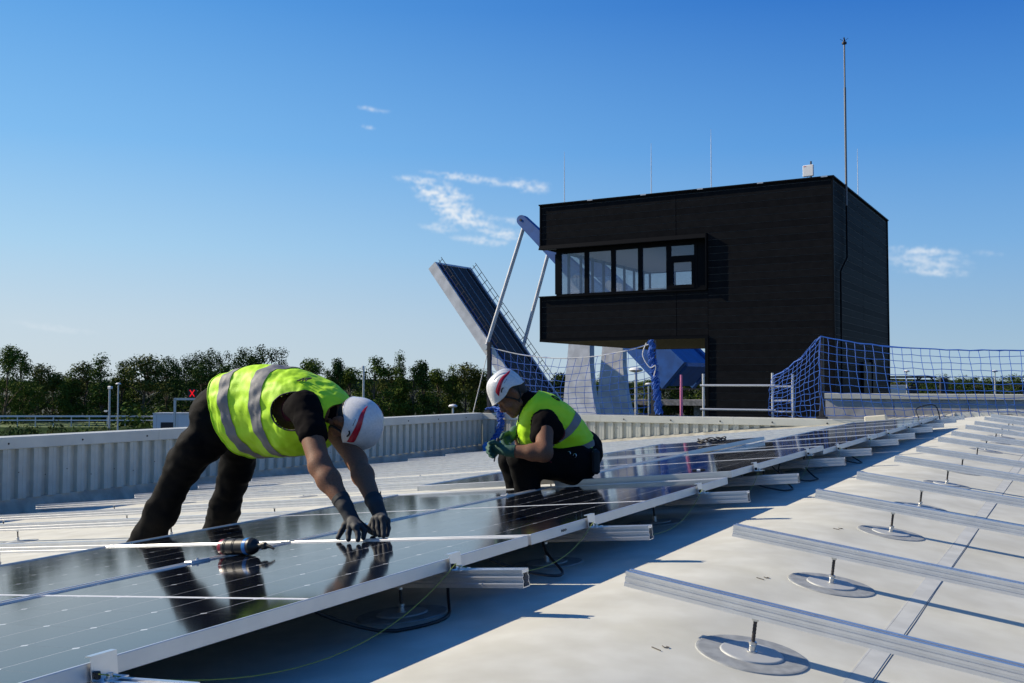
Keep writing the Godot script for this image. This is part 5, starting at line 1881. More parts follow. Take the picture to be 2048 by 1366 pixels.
	part(an, "badge", mb.mesh(), M.red)
	for k in 2:
		mb = MB.new()
		mb.tube([Vector3(-0.1 + 0.06 * k, 0.12, 0.08), Vector3(-0.08 + 0.05 * k, 0.03, 0.05), Vector3(0.0, 0.01, 0.02)], 0.008, 5)
		part(an, "lead", mb.mesh(), M.cable)

# ---------------------------------------------------------------- bridge
func build_bridge() -> void:
	var t := thing("bascule_bridge", "raised bascule bridge with blue balance beams and white pylons", "bridge", Transform3D(Basis(Vector3.UP, -0.07), Vector3(-74.0, GROUND, -107.9)))
	var oy := -GROUND
	var P := func(x: float, y: float, z: float) -> Vector3: return Vector3(x, y + oy, z)
	# leaf: tip (0, 15.7), hinge (15.5, -3.4); local z = 0 is the near side, -8 the far side
	var tip := Vector2(0, 15.7)
	var hin := Vector2(15.2, -3.1)
	var d := (hin - tip).normalized()
	var nn := Vector2(-d.y, d.x)
	if nn.y < 0:
		nn = -nn
	var ln := (hin - tip).length()
	var slab := func(a: float, b: float, h0: float, h1: float, z0: float, z1: float) -> ArrayMesh:
		var m := MB.new()
		var bs := Basis(Vector3(d.x, d.y, 0), Vector3(nn.x, nn.y, 0), Vector3(d.x, d.y, 0).cross(Vector3(nn.x, nn.y, 0)))
		var c2 := tip + d * (a + b) * 0.5 + nn * (h0 + h1) * 0.5
		m.box(P.call(c2.x, c2.y, (z0 + z1) * 0.5), Vector3(b - a, absf(h1 - h0), absf(z1 - z0)), bs)
		return m.mesh()
	var leaf := part(t, "leaf", slab.call(0.0, ln, -0.45, -0.05, -0.3, -7.7), M.asphalt)
	part(leaf, "edge_girder", slab.call(-0.1, ln, -1.35, 0.06, 0.0, -0.32), M.bridge_white)
	part(leaf, "edge_girder", slab.call(-0.1, ln, -1.35, 0.06, -7.68, -8.0), M.bridge_white)
	part(leaf, "tip_beam", slab.call(-0.12, 0.2, -1.0, 0.02, -0.33, -7.67), M.bridge_white)
	for k in 4:
		part(leaf, "deck_seam", slab.call(0.3, ln, -0.05, -0.035, -1.45 - k * 1.7, -1.51 - k * 1.7), M.galvanised)
	part(leaf, "kerb", slab.call(0.2, ln, -0.05, 0.12, -1.0, -1.12), M.bridge_blue)
	part(leaf, "kerb", slab.call(0.2, ln, -0.05, 0.12, -6.9, -7.02), M.steel_dark)
	for z in [-0.2, -7.8]:
		for h in [0.55, 1.05]:
			part(leaf, "handrail", slab.call(0.0, ln, h, h + 0.06, z, z - 0.06), M.steel_dark)
		for k in 17:
			part(leaf, "rail_post", slab.call(0.3 + k * 1.42, 0.36 + k * 1.42, 0.06, 1.05, z, z - 0.06), M.steel_dark)
	# balance beams
	for side in [0, 1]:
		var z0 := 0.55 if side == 0 else -7.75
		var m := MB.new()
		var tipb := Vector2(13.9, 20.0)
		var dr := (Vector2(34.6, 0.9) - tipb).normalized()
		var nb := Vector2(-dr.y, dr.x)
		var L := 28.0
		var out := []
		for k in 7:
			var a := PI * 0.5 + PI * k / 6.0
			var e := -dr * cos(a - PI * 0.5) * 0.0 + dr * cos(a) * 0.62 + nb * sin(a) * 0.62
			out.append(tipb + e)
		out.append(tipb + dr * 14.0 - nb * 1.15)
		out.append(tipb + dr * 20.0 - nb * 2.2)
		out.append(tipb + dr * L - nb * 2.4)
		out.append(tipb + dr * L + nb * 1.6)
		out.append(tipb + dr * 20.0 + nb * 1.5)
		out.append(tipb + dr * 12.0 + nb * 1.0)
		m.extrude(out, P.call(0, 0, z0), Vector3(0, 0, -1), 0.9, Vector3.RIGHT, Vector3.UP)
		var bm := part(t, "balance_beam", m.mesh(), M.bridge_blue)
		var pn := MB.new()
		pn.tube([P.call(tipb.x, tipb.y, z0 + 0.08), P.call(tipb.x, tipb.y, z0 - 0.98)], 0.16, 10)
		part(bm, "pin", pn.mesh(), M.steel_dark)
		# tie rod down to the leaf
		var rd := MB.new()
		rd.tube([P.call(tipb.x, tipb.y, z0 - 1.1 if side == 0 else z0 + 0.2), P.call(8.6, 4.5, z0 - 0.2)], 0.24, 8)
		part(t, "tie_rod", rd.mesh(), M.bridge_white)
		var ey := MB.new()
		ey.tube([P.call(8.55, 4.4, z0 + 0.2), P.call(8.55, 4.4, z0 - 0.6)], 0.42, 12)
		part(t, "rod_eye", ey.mesh(), M.galvanised)
		# pylon under the beam
		var py := MB.new()
		var pz := z0 + 1.0
		py.extrude([Vector2(18.6, GROUND), Vector2(25.9, GROUND), Vector2(24.6, -4.2), Vector2(23.9, -1.0), Vector2(23.6, 2.0), Vector2(23.6, 12.2), Vector2(21.6, 12.8), Vector2(20.9, 12.2), Vector2(20.7, 4.3), Vector2(19.8, -3.9)], P.call(0, 0, pz - 1.0), Vector3(0, 0, -1), 1.1, Vector3.RIGHT, Vector3.UP)
		part(t, "pylon", py.mesh(), M.bridge_white)
	# counterweight box joining the beams
	var cw := MB.new()
	var td := (Vector2(34.6, 0.9) - Vector2(13.9, 20.0)).normalized()
	var tn := Vector2(-td.y, td.x)
	var c0 := Vector2(13.9, 20.0) + td * 24.6 - tn * 0.4
	cw.cbox(P.call(c0.x, c0.y, -4.0), Vector3(7.0, 3.6, 6.6), 0.3, Basis(Vector3(td.x, td.y, 0), Vector3(tn.x, tn.y, 0), Vector3(0, 0, 1)))
	part(t, "counterweight", cw.mesh(), M.bridge_blue)

# ---------------------------------------------------------------- nets and scaffold
func net_mesh(f: Callable, nu: int, nv: int, r: float) -> ArrayMesh:
	var b := MB.new()
	var g := []
	for j in nv + 1:
		var row := []
		for i in nu + 1:
			row.append(f.call(i / float(nu), j / float(nv)))
		g.append(row)
	for j in nv + 1:
		b.tube(g[j], r, 4, false)
	for i in nu + 1:
		var col := []
		for j in nv + 1:
			col.append(g[j][i])
		b.tube(col, r, 4, false)
	return b.mesh()

func net_post(x: float, z: float, y0: float, y1: float, label: String) -> void:
	var t := thing("net_post", label, "post", Transform3D(Basis(), Vector3(x, y0, z)), "posts of the safety nets")
	var b := MB.new()
	b.cbox(Vector3(0, (y1 - y0) * 0.5, 0), Vector3(0.085, y1 - y0, 0.085), 0.008)
	part(t, "upright", b.mesh(), M.steel_dark)
	b = MB.new()
	b.cbox(Vector3(0, 0.02, 0), Vector3(0.18, 0.04, 0.18), 0.006)
	part(t, "foot", b.mesh(), M.steel_dark)

func build_nets() -> void:
	var z := -19.16
	net_post(-11.65, z, -0.69, 0.90, "dark net post at the parapet corner left of the squatting man")
	net_post(-7.70, z, -0.69, 0.86, "dark net post wrapped in bundled blue netting")
	net_post(-4.33, z, -0.69, 0.86, "dark net post at the peak of the blue net before the black house")
	rng.seed = 21
	var jig := []
	for k in 2000:
		jig.append(Vector3(rng.randf_range(-1, 1), rng.randf_range(-1, 1), rng.randf_range(-1, 1)))
	# net between the first two posts, hung from a sagging white rope
	var a := Vector3(-11.62, 0.78, z)
	var b := Vector3(-7.72, 0.80, z)
	var f := func(u: float, v: float) -> Vector3:
		var topy: float = lerpf(a.y, b.y, u) - 0.28 * 4.0 * u * (1.0 - u)
		var y := lerpf(topy, -0.66, pow(v, 0.9))
		var k := int(u * 61 + v * 733) % 1990
		var bul := sin(PI * u) * sin(PI * v)
		return Vector3(lerpf(a.x, b.x, u) + 0.35 * v * (u - 0.5) * -0.6 + 0.10 * v * sin(u * 9.0), y - 0.06 * bul, z + 0.25 * bul) + jig[k] * 0.016
	solo("safety_net", net_mesh(f, 22, 9, 0.0055), M.net, "blue safety net hung between two posts behind the squatting man", "safety net", Transform3D(), "safety nets")
	var rp := MB.new()
	rp.tube(sag(a, b, 0.28, 24), 0.012, 6)
	solo("rope", rp.mesh(), M.rope, "white rope sagging along the top of the left blue net", "rope")
	rp = MB.new()
	rp.tube([Vector3(-11.68, 0.72, z), Vector3(-12.02, -0.69, z + 0.1)], 0.009, 6)
	solo("rope", rp.mesh(), M.rope, "thin white guy rope slanting down from the corner net post", "rope")
	# right net
	var c := Vector3(-4.33, 0.86, z + 0.06)
	var f2 := func(u: float, v: float) -> Vector3:
		var x := lerpf(c.x, 3.0, u)
		var topy := c.y - 0.30 * (1.0 - exp(-u * 5.0)) - 0.06 * sin(u * PI * 1.6)
		var y := lerpf(topy, -0.62, v)
		var k := int(u * 977 + v * 331) % 1990
		return Vector3(x + 0.22 * v * (0.4 + sin(u * 6.0)) * (1.0 - u), y, z + 0.10 + 0.45 * sin(PI * v * 0.9) * (0.5 + 0.5 * u)) + jig[k] * 0.012
	solo("safety_net", net_mesh(f2, 46, 10, 0.0055), M.net, "long blue safety net running right in front of the pale wall", "safety net", Transform3D(), "safety nets")
	rp = MB.new()
	var rpts := []
	for k in 41:
		rpts.append(f2.call(k / 40.0, 0.0))
	rp.tube(rpts, 0.012, 6)
	solo("rope", rp.mesh(), M.net, "blue edge rope along the top of the long right net", "rope")
	# fan of net drawn down to the scaffold
	var f3 := func(u: float, v: float) -> Vector3:
		var k := int(u * 577 + v * 231) % 1990
		var top := c.lerp(Vector3(-5.36, 0.10, -19.5), u) - Vector3(0, 0.10 * sin(PI * u), 0)
		var low := Vector3(-4.36, -0.66, z).lerp(Vector3(-5.42, -0.66, -19.5), u)
		return top.lerp(low, v) + Vector3(0, 0, 0.12 * sin(PI * v)) + jig[k] * 0.02
	solo("safety_net", net_mesh(f3, 11, 12, 0.0055), M.net, "slanting blue net drawn down to the small scaffold frame", "safety net", Transform3D(), "safety nets")
	rp = MB.new()
	rpts = []
	for k in 13:
		rpts.append(f3.call(k / 12.0, 0.0))
	rp.tube(rpts, 0.013, 6)
	solo("rope", rp.mesh(), M.net, "blue edge rope sloping down to the scaffold frame", "rope")
	# bundles of gathered netting
	var bundle := func(pts: Array, thick: float, strands: int, sd: int) -> ArrayMesh:
		var m := MB.new()
		rng.seed = sd
		var sp := spline(pts, 10)
		for s in strands:
			var q := []
			var ph := rng.randf() * TAU
			var rr := thick * sqrt(rng.randf())
			var fr := rng.randf_range(0.5, 1.6)
			for k in sp.size():
				var an := ph + k * 0.35 * fr
				q.append(sp[k] + Vector3(cos(an), 0.35 * sin(an * 1.7), sin(an)) * rr * (0.7 + 0.5 * sin(k * 0.8 + ph)))
			m.tube(q, 0.0085, 4)
		return m.mesh()
	solo("net_bundle", bundle.call([Vector3(-7.74, 0.84, z + 0.05), Vector3(-7.72, 0.60, z + 0.06), Vector3(-7.68, 0.30, z + 0.06), Vector3(-7.64, 0.0, z + 0.07), Vector3(-7.60, -0.30, z + 0.07), Vector3(-7.56, -0.64, z + 0.06)], 0.085, 40, 3), M.net, "gathered blue net hanging as a bundle down its post", "net bundle", Transform3D(), "gathered nets")
	solo("net_bundle", bundle.call([Vector3(-11.62, -0.60, z + 0.1), Vector3(-11.45, -0.58, z + 0.16), Vector3(-11.28, -0.62, z + 0.24), Vector3(-11.20, -0.80, z + 0.26), Vector3(-11.24, -1.05, z + 0.24), Vector3(-11.36, -1.30, z + 0.28), Vector3(-11.42, -1.45, z + 0.32)], 0.085, 40, 4), M.net, "gathered blue net spilling over the parapet corner", "net bundle", Transform3D(), "gathered nets")
	rp = MB.new()
	rp.tube(spline([Vector3(-7.78, 0.80, z + 0.2), Vector3(-7.86, 0.55, z + 0.2), Vector3(-7.70, 0.30, z + 0.22), Vector3(-7.58, 0.33, z + 0.2), Vector3(-7.62, 0.12, z + 0.2)]), 0.010, 6)
	solo("rope", rp.mesh(), M.rope, "short white rope tied round the hanging net bundle", "rope")
	var bg := MB.new()
	bg.cbox(Vector3(0, 0.11, 0), Vector3(0.42, 0.22, 0.30), 0.03)
	bg.cbox(Vector3(0.02, 0.235, 0), Vector3(0.36, 0.03, 0.26), 0.01)
	solo("blue_box", bg.mesh(), M.blue_band, "small blue box on the roof in the parapet corner", "box", Transform3D(slope_basis(true), Vector3(-11.0, roof_left(-11.0, -18.3), -18.3)))
	# scaffold frame and guard pipes behind the parapet
	var sz := -19.75
	var t := thing("scaffold_frame", "small galvanised scaffold frame with rungs beside the blue net", "scaffold", Transform3D(Basis(), Vector3(-5.42, -0.95, sz)))
	for x in [0.0, 0.40]:
		var m := MB.new()
		m.tube([Vector3(x, 0, 0), Vector3(x, 1.13 - x * 0.06, 0)], 0.026, 8)
		part(t, "upright", m.mesh(), M.galvanised)
	for y in [0.36, 0.58, 0.86]:
		var m := MB.new()
		m.tube([Vector3(0, y, 0), Vector3(0.40, y, 0)], 0.022, 8)
		part(t, "rung", m.mesh(), M.galvanised)
	var t2 := thing("guard_pipes", "two level scaffold pipes on a post between net bundle and frame", "guard rail", Transform3D(Basis(), Vector3(-6.85, -0.95, sz)))
	var m2 := MB.new()
	m2.tube([Vector3(0, 0, 0), Vector3(0, 1.12, 0)], 0.026, 8)
	part(t2, "upright", m2.mesh(), M.galvanised)
	for y in [0.39, 0.88]:
		m2 = MB.new()
		m2.tube([Vector3(-0.05, y, 0.05), Vector3(1.5, y, 0.05)], 0.024, 8)
		part(t2, "pipe", m2.mesh(), M.galvanised)
	var pk := MB.new()
	pk.tube([Vector3(0, 0, 0), Vector3(0, 0.85, 0)], 0.032, 8)
	pk.tube([Vector3(0, 0.85, 0), Vector3(0, 1.1, 0)], 0.024, 8)
	solo("wrapped_post", pk.mesh(), M.pink, "short post wrapped in pink strap right of the net bundle", "post", Transform3D(Basis(), Vector3(-7.33, -0.95, sz)))

func build_pale_wall() -> void:
	var z := -21.5
	var t := thing("pale_wall", "low pale plastered wall with a metal cap behind the long net", "wall", Transform3D(Basis(), Vector3(-4.79, -1.8, z)))
	var xs := [0.0, 1.37, 2.76, 4.4, 6.4, 9.0]
	for i in 5:
		var b := MB.new()
		b.box(Vector3((xs[i] + xs[i + 1]) * 0.5, 0.725, -0.15), Vector3(xs[i + 1] - xs[i] - 0.012, 1.45, 0.3))
		part(t, "wall_panel", b.mesh(), M.wall_light)
		b = MB.new()
		b.box(Vector3(xs[i + 1], 0.72, -0.158), Vector3(0.012, 1.44, 0.29))
		part(t, "joint", b.mesh(), M.sealant)
	for q in [[-0.03, 2.6], [2.6, 9.0]]:
		var c := MB.new()
		c.cbox(Vector3((q[0] + q[1]) * 0.5, 1.505, -0.15), Vector3(q[1] - q[0] - 0.006, 0.11, 0.40), 0.006)
		part(t, "cap", c.mesh(), M.cap)
	# next roof behind it
	var rf := MB.new()
	rf.box(Vector3(2.0, -2.2, -40.0), Vector3(20.0, 0.5, 36.0))
	rf.box(Vector3(2.0, -5.6, -40.0), Vector3(19.0, 6.2, 34.0))
	structure("neighbour_roof", rf.mesh(), M.concrete, Transform3D(Basis(), Vector3(4.0, 0.0, 0.0)))

# ---------------------------------------------------------------- trees and far things
func tree_meshes(kind: int, sd: int) -> Array:
	# unit tree: 10 m tall; returns [trunk mesh, crown mesh]
	rng.seed = sd
	var tr := MB.new()
	var lean := Vector3(rng.randf_range(-0.5, 0.5), 0, rng.randf_range(-0.5, 0.5))
	var trunk := []
	var rad := []
	for i in 7:
		var t := i / 6.0
		trunk.append(Vector3(0, 8.6 * t, 0) + lean * t * t + Vector3(rng.randf_range(-1, 1), 0, rng.randf_range(-1, 1)) * 0.12 * t)
		rad.append(lerpf(0.20, 0.03, t))
	tr.tube(trunk, rad, 7)
	var clumps := []
	var limbs := 26 if kind != 1 else 22
	for i in limbs:
		var h: float
		var reach: float
		var hh := rng.randf()
		if kind == 0:
			h = lerpf(2.0, 9.2, hh)
			reach = (0.5 + 1.7 * sin(PI * clampf(0.15 + hh * 0.8, 0, 1))) * rng.randf_range(0.5, 1.1)
		elif kind == 1:
			h = lerpf(3.6, 9.0, sqrt(hh))
			reach = (0.8 + 2.6 * sin(PI * clampf(0.1 + hh * 0.75, 0, 1))) * rng.randf_range(0.55, 1.1)
		else:
			h = lerpf(1.0, 9.4, hh)
			reach = (0.3 + 1.9 * (1.0 - hh)) * rng.randf_range(0.5, 1.15)
		var an := rng.randf() * TAU
		var t := clampf((h - 0.8) / 8.6, 0.05, 1.0)
		var b0: Vector3 = trunk[int(t * 5.9)]
		var e := Vector3(cos(an) * reach, h, sin(an) * reach) + lean * t * t
		tr.tube([Vector3(b0.x, minf(b0.y, h - 0.2), b0.z), b0.lerp(e, 0.5) + Vector3(0, 0.15, 0), e], [0.06, 0.04, 0.015], 4, false)
		clumps.append([e, rng.randf_range(0.55, 1.05) * (1.25 if kind == 1 else 1.0)])
		if rng.randf() < 0.6:
			clumps.append([b0.lerp(e, 0.55) + Vector3(0, 0.2, 0), rng.randf_range(0.4, 0.8)])
	clumps.append([Vector3(lean.x, 9.2, lean.z), 0.7])
	var cr := MB.new()
	cr.tinted = true
	for c in clumps:
		var shade := rng.randf_range(0.75, 1.25)
		var n := int(190 * c[1])
		for k in n:
			var d := Vector3(rng.randfn(), rng.randfn() * 0.85, rng.randfn())
			d = d.normalized() * pow(rng.randf(), 0.45)
			var p: Vector3 = c[0] + d * c[1]
			var nrm := (d + Vector3(rng.randf_range(-0.8, 0.8), rng.randf_range(-0.3, 1.0), rng.randf_range(-0.8, 0.8))).normalized()
			var u := nrm.cross(Vector3(rng.randf_range(-1, 1), rng.randf_range(-1, 1), rng.randf_range(-1, 1))).normalized()
			var w := nrm.cross(u)
			var s := rng.randf_range(0.07, 0.15)
			var v := shade * rng.randf_range(0.8, 1.2)
			cr.tint = Color(v, v, v * rng.randf_range(0.8, 1.1))
			cr.stri(p - u * s, p + w * s * 0.55, p + u * s * 1.1, nrm, nrm, nrm)
			cr.stri(p - u * s, p + u * s * 1.1, p - w * s * 0.5, nrm, nrm, nrm)
	return [tr.mesh(), cr.mesh()]

func build_trees() -> void:
	var kinds := []
	for i in 9:
		kinds.append(tree_meshes(i % 3, 100 + i * 7))
	for i in 4:
		M["leaf%d" % i].vertex_color_use_as_albedo = true
	rng.seed = 77
	var n := 0
	for q in TREES:
		var kd: int = q[4]
		var base := Vector3(q[0], GROUND, q[1])
		var h: float = q[2]
		var w: float = q[3]
		var o := thing("tree", "%s tree, %s from the left in the %s tree line" % [["slender green", "broad dark green", "pointed green"][kd], ordinal(q[6]), q[5]], "tree", Transform3D(Basis(Vector3.UP, rng.randf() * TAU).scaled(Vector3(w, h / 9.9, w)), base), "trees beyond the roof")
		var k: Array = kinds[kd + 3 * (n % 3)]
		part(o, "trunk", k[0], M.bark)
		part(o, "crown", k[1], M["leaf%d" % [[1, 0, 3][n % 3], 2, [0, 1, 2][n % 3]][kd]])
		n += 1

func shrub_mesh(sd: int) -> ArrayMesh:
	rng.seed = sd
	var cr := MB.new()
	cr.tinted = true
	for c in 9:
		var ctr := Vector3(rng.randfn() * 0.45, rng.randf_range(0.3, 1.0), rng.randfn() * 0.45)
		for k in 90:
			var d := Vector3(rng.randfn(), rng.randfn(), rng.randfn()).normalized() * pow(rng.randf(), 0.4) * 0.45
			var p := ctr + d
			p.y = maxf(p.y, 0.03)
			var nrm := (d + Vector3(rng.randf_range(-0.3, 0.3), 0.2, rng.randf_range(-0.3, 0.3))).normalized()
			var u := nrm.cross(Vector3(rng.randf_range(-1, 1), 1, rng.randf_range(-1, 1))).normalized()
			var w := nrm.cross(u)
			var s := rng.randf_range(0.04, 0.085)
			var v := rng.randf_range(0.7, 1.2)
			cr.tint = Color(v, v, v)
			cr.stri(p - u * s, p + w * s * 0.6, p + u * s, nrm, nrm, nrm)
			cr.stri(p - u * s, p + u * s, p - w * s * 0.6, nrm, nrm, nrm)
	return cr.mesh()

func lamp(at: Vector3, h: float, r: float, label: String, group: String) -> void:
	var t := thing("street_lamp", label, "street lamp", Transform3D(Basis(), at), group)
	var b := MB.new()
	b.tube([Vector3.ZERO, Vector3(0, h * 0.6, 0), Vector3(0, h, 0)], [r * 1.4, r * 1.1, r], 8)
	part(t, "pole", b.mesh(), M.galvanised)
	b = MB.new()
	b.lathe([[0.0, h + r * 3.4], [r * 3.6, h + r * 2.8], [r * 5.2, h + r * 1.4], [r * 4.4, h + r * 0.4], [0.0, h - r * 0.5]], 14, Transform3D(Basis().scaled(Vector3(1.0, 1.0, 0.6)), Vector3.ZERO))
	part(t, "lantern", b.mesh(), M.white_paint)

func build_far() -> void:
	var g := MB.new()
	var R := 1500.0
	g.quad(Vector3(-R, GROUND, -R), Vector3(R, GROUND, -R), Vector3(R, GROUND, R), Vector3(-R, GROUND, R), Vector3.UP)
	structure("ground", g.mesh(), M.ground)
	var gp := MB.new()
	# grassy bank beyond the hall
	var br := Vector3(0.866, 0, -0.5)
	var bf := Vector3(-0.5, 0, -0.866)
	gp.extrude([Vector2(-7.0, 0.0), Vector2(-4.0, 4.0), Vector2(7.0, 4.15), Vector2(12.0, 0.0)], Vector3(0, GROUND, 0) + bf * 114.0 - br * 75.0, br, 65.0, bf, Vector3.UP)
	structure("lawn", gp.mesh(), M.grass)
	var rd := MB.new()
	rd.box(Vector3(-120.0, GROUND + 0.05, -150.0), Vector3(260.0, 0.1, 9.0))
	structure("road", rd.mesh(), M.asphalt)
	build_trees()
	# shrubs in front of the tree line
	var sm := []
	for i in 3:
		sm.append(shrub_mesh(300 + i))
	for i in SHRUBS.size():
		var q: Array = SHRUBS[i]
		var o := thing("shrub", "round dark shrub, %s from the left before the trees" % ordinal(i), "shrub", Transform3D(Basis(Vector3.UP, i * 1.3).scaled(Vector3(q[2], q[3], q[2])), Vector3(q[0], GROUND, q[1])), "shrubs before the trees")
		part(o, "foliage", sm[i % 3], M["leaf%d" % [2, 0, 3][i % 3]])
	# palm clump low at the left
	var pt := thing("palm_clump", "bright green palm fronds just above the parapet at far left", "palm", Transform3D(Basis(), Vector3(-81.0, GROUND, -54.0)))
	var b := MB.new()
	b.tube([Vector3.ZERO, Vector3(0.1, 3.2, 0)], [0.25, 0.2], 8)
	part(pt, "trunk", b.mesh(), M.bark)
	rng.seed = 9
	for k in 18:
		b = MB.new()
		var an := k * TAU / 18.0 + rng.randf() * 0.2
		var ln := rng.randf_range(1.3, 2.0)
		var el := rng.randf_range(0.1, 1.1)
		var pts := []
		for i in 6:
			var s := i / 5.0
			pts.append(Vector3(0.1, 3.2, 0) + Vector3(cos(an) * ln * s, ln * s * el - 1.1 * s * s, sin(an) * ln * s))
		for i in 5:
			var p: Vector3 = pts[i]
			var q: Vector3 = pts[i + 1]
			var sd := (q - p).cross(Vector3.UP).normalized()
			for s in 3:
				var c := p.lerp(q, s / 3.0)
				for sg in [-1.0, 1.0]:
					b.tri(c, c + (q - p) * 0.25, c + (q - p) * 0.5 + sd * sg * 0.42 - Vector3(0, 0.12, 0))
		part(pt, "frond", b.mesh(), M.palm)
	# site cabin with a small window
	var cb := thing("site_cabin", "white site cabin with a small dark window behind the side parapet", "cabin", Transform3D(Basis(Vector3.UP, 0.55), Vector3(-87.4, GROUND, -76.9)))
	b = MB.new()
	b.box(Vector3(0, 2.75, 0), Vector3(4.0, 5.5, 2.6))
	part(cb, "shell", b.mesh(), M.white_paint)
	b = MB.new()
	b.box(Vector3(0, 5.55, 0), Vector3(4.1, 0.12, 2.7))
	part(cb, "roof_edge", b.mesh(), M.galvanised)
	b = MB.new()
	b.box(Vector3(-0.4, 4.15, 1.31), Vector3(1.5, 0.9, 0.05))
	part(cb, "window", b.mesh(), M.steel_dark)
	for x in [-1.6, 0.7]:
		b = MB.new()
		b.box(Vector3(x, 2.75, 1.305), Vector3(0.05, 5.4, 0.02))
		part(cb, "panel_joint", b.mesh(), M.galvanised)
	lamp(Vector3(-87.7, GROUND, -69.6), 8.7, 0.07, "slim street lamp standing before the trees left of the bending man", "street lamps")
	lamp(Vector3(-49.7, GROUND, -75.4), 6.7, 0.09, "low street lamp left of the corner net post", "street lamps")
	lamp(Vector3(-23.54, GROUND, -55.71), 9.6, 0.09, "white oval street lamp seen through the left blue net", "street lamps")
	lamp(Vector3(-34.35, GROUND, -84.2), 8.7, 0.07, "small distant street lamp beside the oval lamp", "street lamps")
	lamp(Vector3(-12.8, GROUND, -177.4), 10.6, 0.10, "distant street lamp behind the long net near the picture's right side", "street lamps")
	lamp(Vector3(-25.1, GROUND, -170.3), 10.6, 0.10, "distant street lamp beside the steel gantry behind the net", "street lamps")
	var cm := thing("camera_mast", "grey camera mast before the trees left of the bending man", "mast", Transform3D(Basis(), Vector3(-90.2, GROUND, -70.5)))
	b = MB.new()
	b.tube([Vector3.ZERO, Vector3(0, 8.6, 0)], [0.15, 0.10], 8)
	part(cm, "pole", b.mesh(), M.galvanised)
	b = MB.new()
	b.cbox(Vector3(0.2, 8.4, 0.1), Vector3(0.5, 0.3, 0.3), 0.04)
	part(cm, "camera", b.mesh(), M.white_paint)
	b = MB.new()
	b.box(Vector3(-0.35, 5.9, 0.1), Vector3(0.5, 0.18, 0.2))
	part(cm, "bracket", b.mesh(), M.galvanised)
	var ms := thing("camera_mast", "tall grey mast between the bending man's helmet and the trees", "mast", Transform3D(Basis(), Vector3(-75.5, GROUND, -95.0)))
	b = MB.new()
	b.tube([Vector3.ZERO, Vector3(0, 10.8, 0)], [0.18, 0.12], 8)
	part(ms, "pole", b.mesh(), M.galvanised)
	b = MB.new()
	b.cbox(Vector3(0, 10.7, 0.15), Vector3(0.25, 0.5, 0.3), 0.04)
	part(ms, "camera", b.mesh(), M.white_paint)
	# lane gantry with a red cross signal
	var gt := thing("lane_gantry", "grey lane gantry carrying a red cross signal behind the cabin", "gantry", Transform3D(Basis(Vector3.UP, 0.52), Vector3(-84.16, GROUND, -73.99)))
	b = MB.new()
	b.box(Vector3(0, 3.6, 0), Vector3(0.22, 7.2, 0.22))
	b.box(Vector3(3.5, 7.18, 0), Vector3(7.2, 0.22, 0.22))
	part(gt, "frame", b.mesh(), M.galvanised)
	b = MB.new()
	b.box(Vector3(1.85, 7.8, 0), Vector3(0.9, 0.9, 0.2))
	part(gt, "signal_box", b.mesh(), M.black_plastic)
	b = MB.new()
	for s in [-1.0, 1.0]:
		b.box(Vector3(1.85, 7.8, 0.12), Vector3(0.10, 0.85, 0.03), Basis(Vector3(0, 0, 1), s * 0.6))
	part(gt, "signal_light", b.mesh(), M.red_light)
	# guard rail by the road
	var gd := thing("crash_barrier", "pale crash barrier at the foot of the trees at far left", "barrier", Transform3D(Basis(Vector3.UP, 0.52), Vector3(-106.5, GROUND + 4.05, -66.5)))
	b = MB.new()
	b.box(Vector3(8, 1.15, 0), Vector3(24, 0.18, 0.06))
	b.box(Vector3(8, 0.7, 0), Vector3(24, 0.12, 0.06))
	part(gd, "beam", b.mesh(), M.white_paint)
	for k in 13:
		b = MB.new()
		b.box(Vector3(-4 + k * 2, 0.6, -0.08), Vector3(0.1, 1.25, 0.08))
		part(gd, "post", b.mesh(), M.galvanised)
	var sg := thing("info_sign", "small white sign with dark print standing just behind the parapet", "sign", Transform3D(Basis(Vector3.UP, 0.6), Vector3(-15.0, -0.72, -19.4)))
	b = MB.new()
	b.box(Vector3(0, 0.06, 0), Vector3(0.13, 0.10, 0.01))
	part(sg, "plate", b.mesh(), M.white_paint)
	b = MB.new()
	b.box(Vector3(0, -0.1, -0.01), Vector3(0.02, 0.3, 0.02))
	part(sg, "stake", b.mesh(), M.galvanised)
	for k in 2:
		b = MB.new()
		b.box(Vector3(0.0 - 0.01 * k, 0.075 - 0.03 * k, 0.007), Vector3(0.08 - 0.03 * k, 0.014, 0.002))
		part(sg, "print_line", b.mesh(), M.ink)
	# jetty under the cantilever
	var jt := thing("jetty", "low concrete jetty with a rail seen under the black house", "jetty", Transform3D(Basis(), Vector3(-52.0, GROUND, -140.0)))
	b = MB.new()
	b.box(Vector3(15, 6.0, 0), Vector3(46, 0.8, 5))
	part(jt, "deck", b.mesh(), M.concrete)
	for k in 6:
		b = MB.new()
		b.box(Vector3(-6 + k * 8.5, 2.8, 0), Vector3(0.8, 5.6, 0.8))
		part(jt, "pile", b.mesh(), M.concrete)
	b = MB.new()
	b.box(Vector3(15, 8.0, 2.2), Vector3(46, 0.2, 0.15))
	part(jt, "rail", b.mesh(), M.steel_dark)
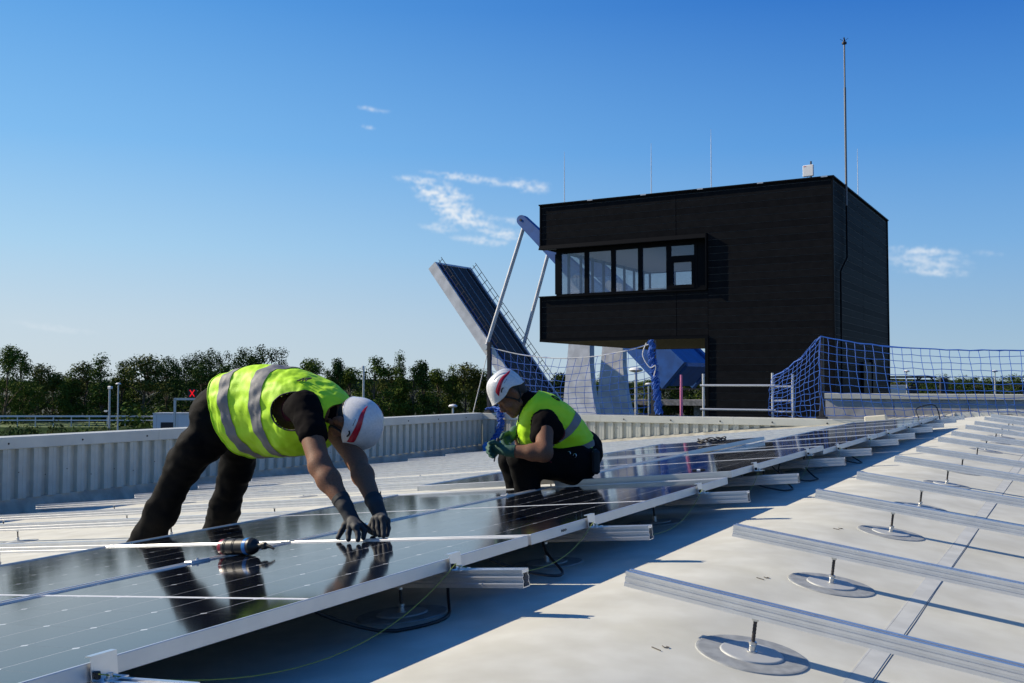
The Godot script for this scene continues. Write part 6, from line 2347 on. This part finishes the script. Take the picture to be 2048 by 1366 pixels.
	# dark steel gantry and cabinets behind the pale wall
	var sgx := thing("steel_gantry", "dark steel trestle with cabinets standing behind the pale wall", "gantry", Transform3D(Basis(Vector3.UP, 0.25), Vector3(-12.2, -3.5, -74.0)))
	b = MB.new()
	b.box(Vector3(1.4, 3.85, 0), Vector3(3.6, 0.14, 0.14))
	b.tube([Vector3(-0.4, 3.85, 0), Vector3(-1.6, 2.2, 0)], 0.06, 6)
	b.tube([Vector3(2.3, 3.85, 0), Vector3(0.4, 2.3, 0)], 0.06, 6)
	b.tube([Vector3(2.8, 3.85, 0), Vector3(4.6, 2.2, 0)], 0.06, 6)
	b.box(Vector3(2.0, 1.9, 0), Vector3(0.12, 3.8, 0.12))
	part(sgx, "frame", b.mesh(), M.steel_dark)
	for q in [[-0.6, 0.9, 3.0], [0.6, 1.1, 3.3], [1.6, 0.4, 3.2], [3.6, 0.5, 3.75]]:
		b = MB.new()
		b.cbox(Vector3(q[0], q[2] * 0.5, 0.6), Vector3(q[1], q[2], 0.6), 0.04)
		part(sgx, "cabinet", b.mesh(), M.steel_dark if q[0] != 0.6 else M.galvanised)
	# low hills behind everything on the right
	var hl := MB.new()
	var prev := Vector3.ZERO
	for k in 50:
		var an := deg_to_rad(-70.0 + k * 3.0)
		var d := Vector3(sin(an), 0, -cos(an)) * 1200.0
		var h := 10.0 + 2.0 * sin(k * 0.7) + 1.4 * sin(k * 1.9 + 1.0)
		var p := Vector3(d.x, GROUND + h, d.z)
		if k > 0:
			hl.quad(Vector3(prev.x, GROUND, prev.z), Vector3(p.x, GROUND, p.z), p, prev, -d)
			hl.quad(prev, p, p * Vector3(1.15, 0.2, 1.15) , prev * Vector3(1.15, 0.2, 1.15), Vector3.UP)
		prev = p
	structure("hills", hl.mesh(), M.ground)

func _ready() -> void:
	rng.seed = 1
	build_light()
	build_materials()
	build_roof()
	build_parapets()
	build_control_house()
	build_bridge()
	build_pale_wall()
	build_rails()
	build_panels()
	build_bending_man()
	build_squatting_man()
	build_nets()
	build_far()
	build_cables()
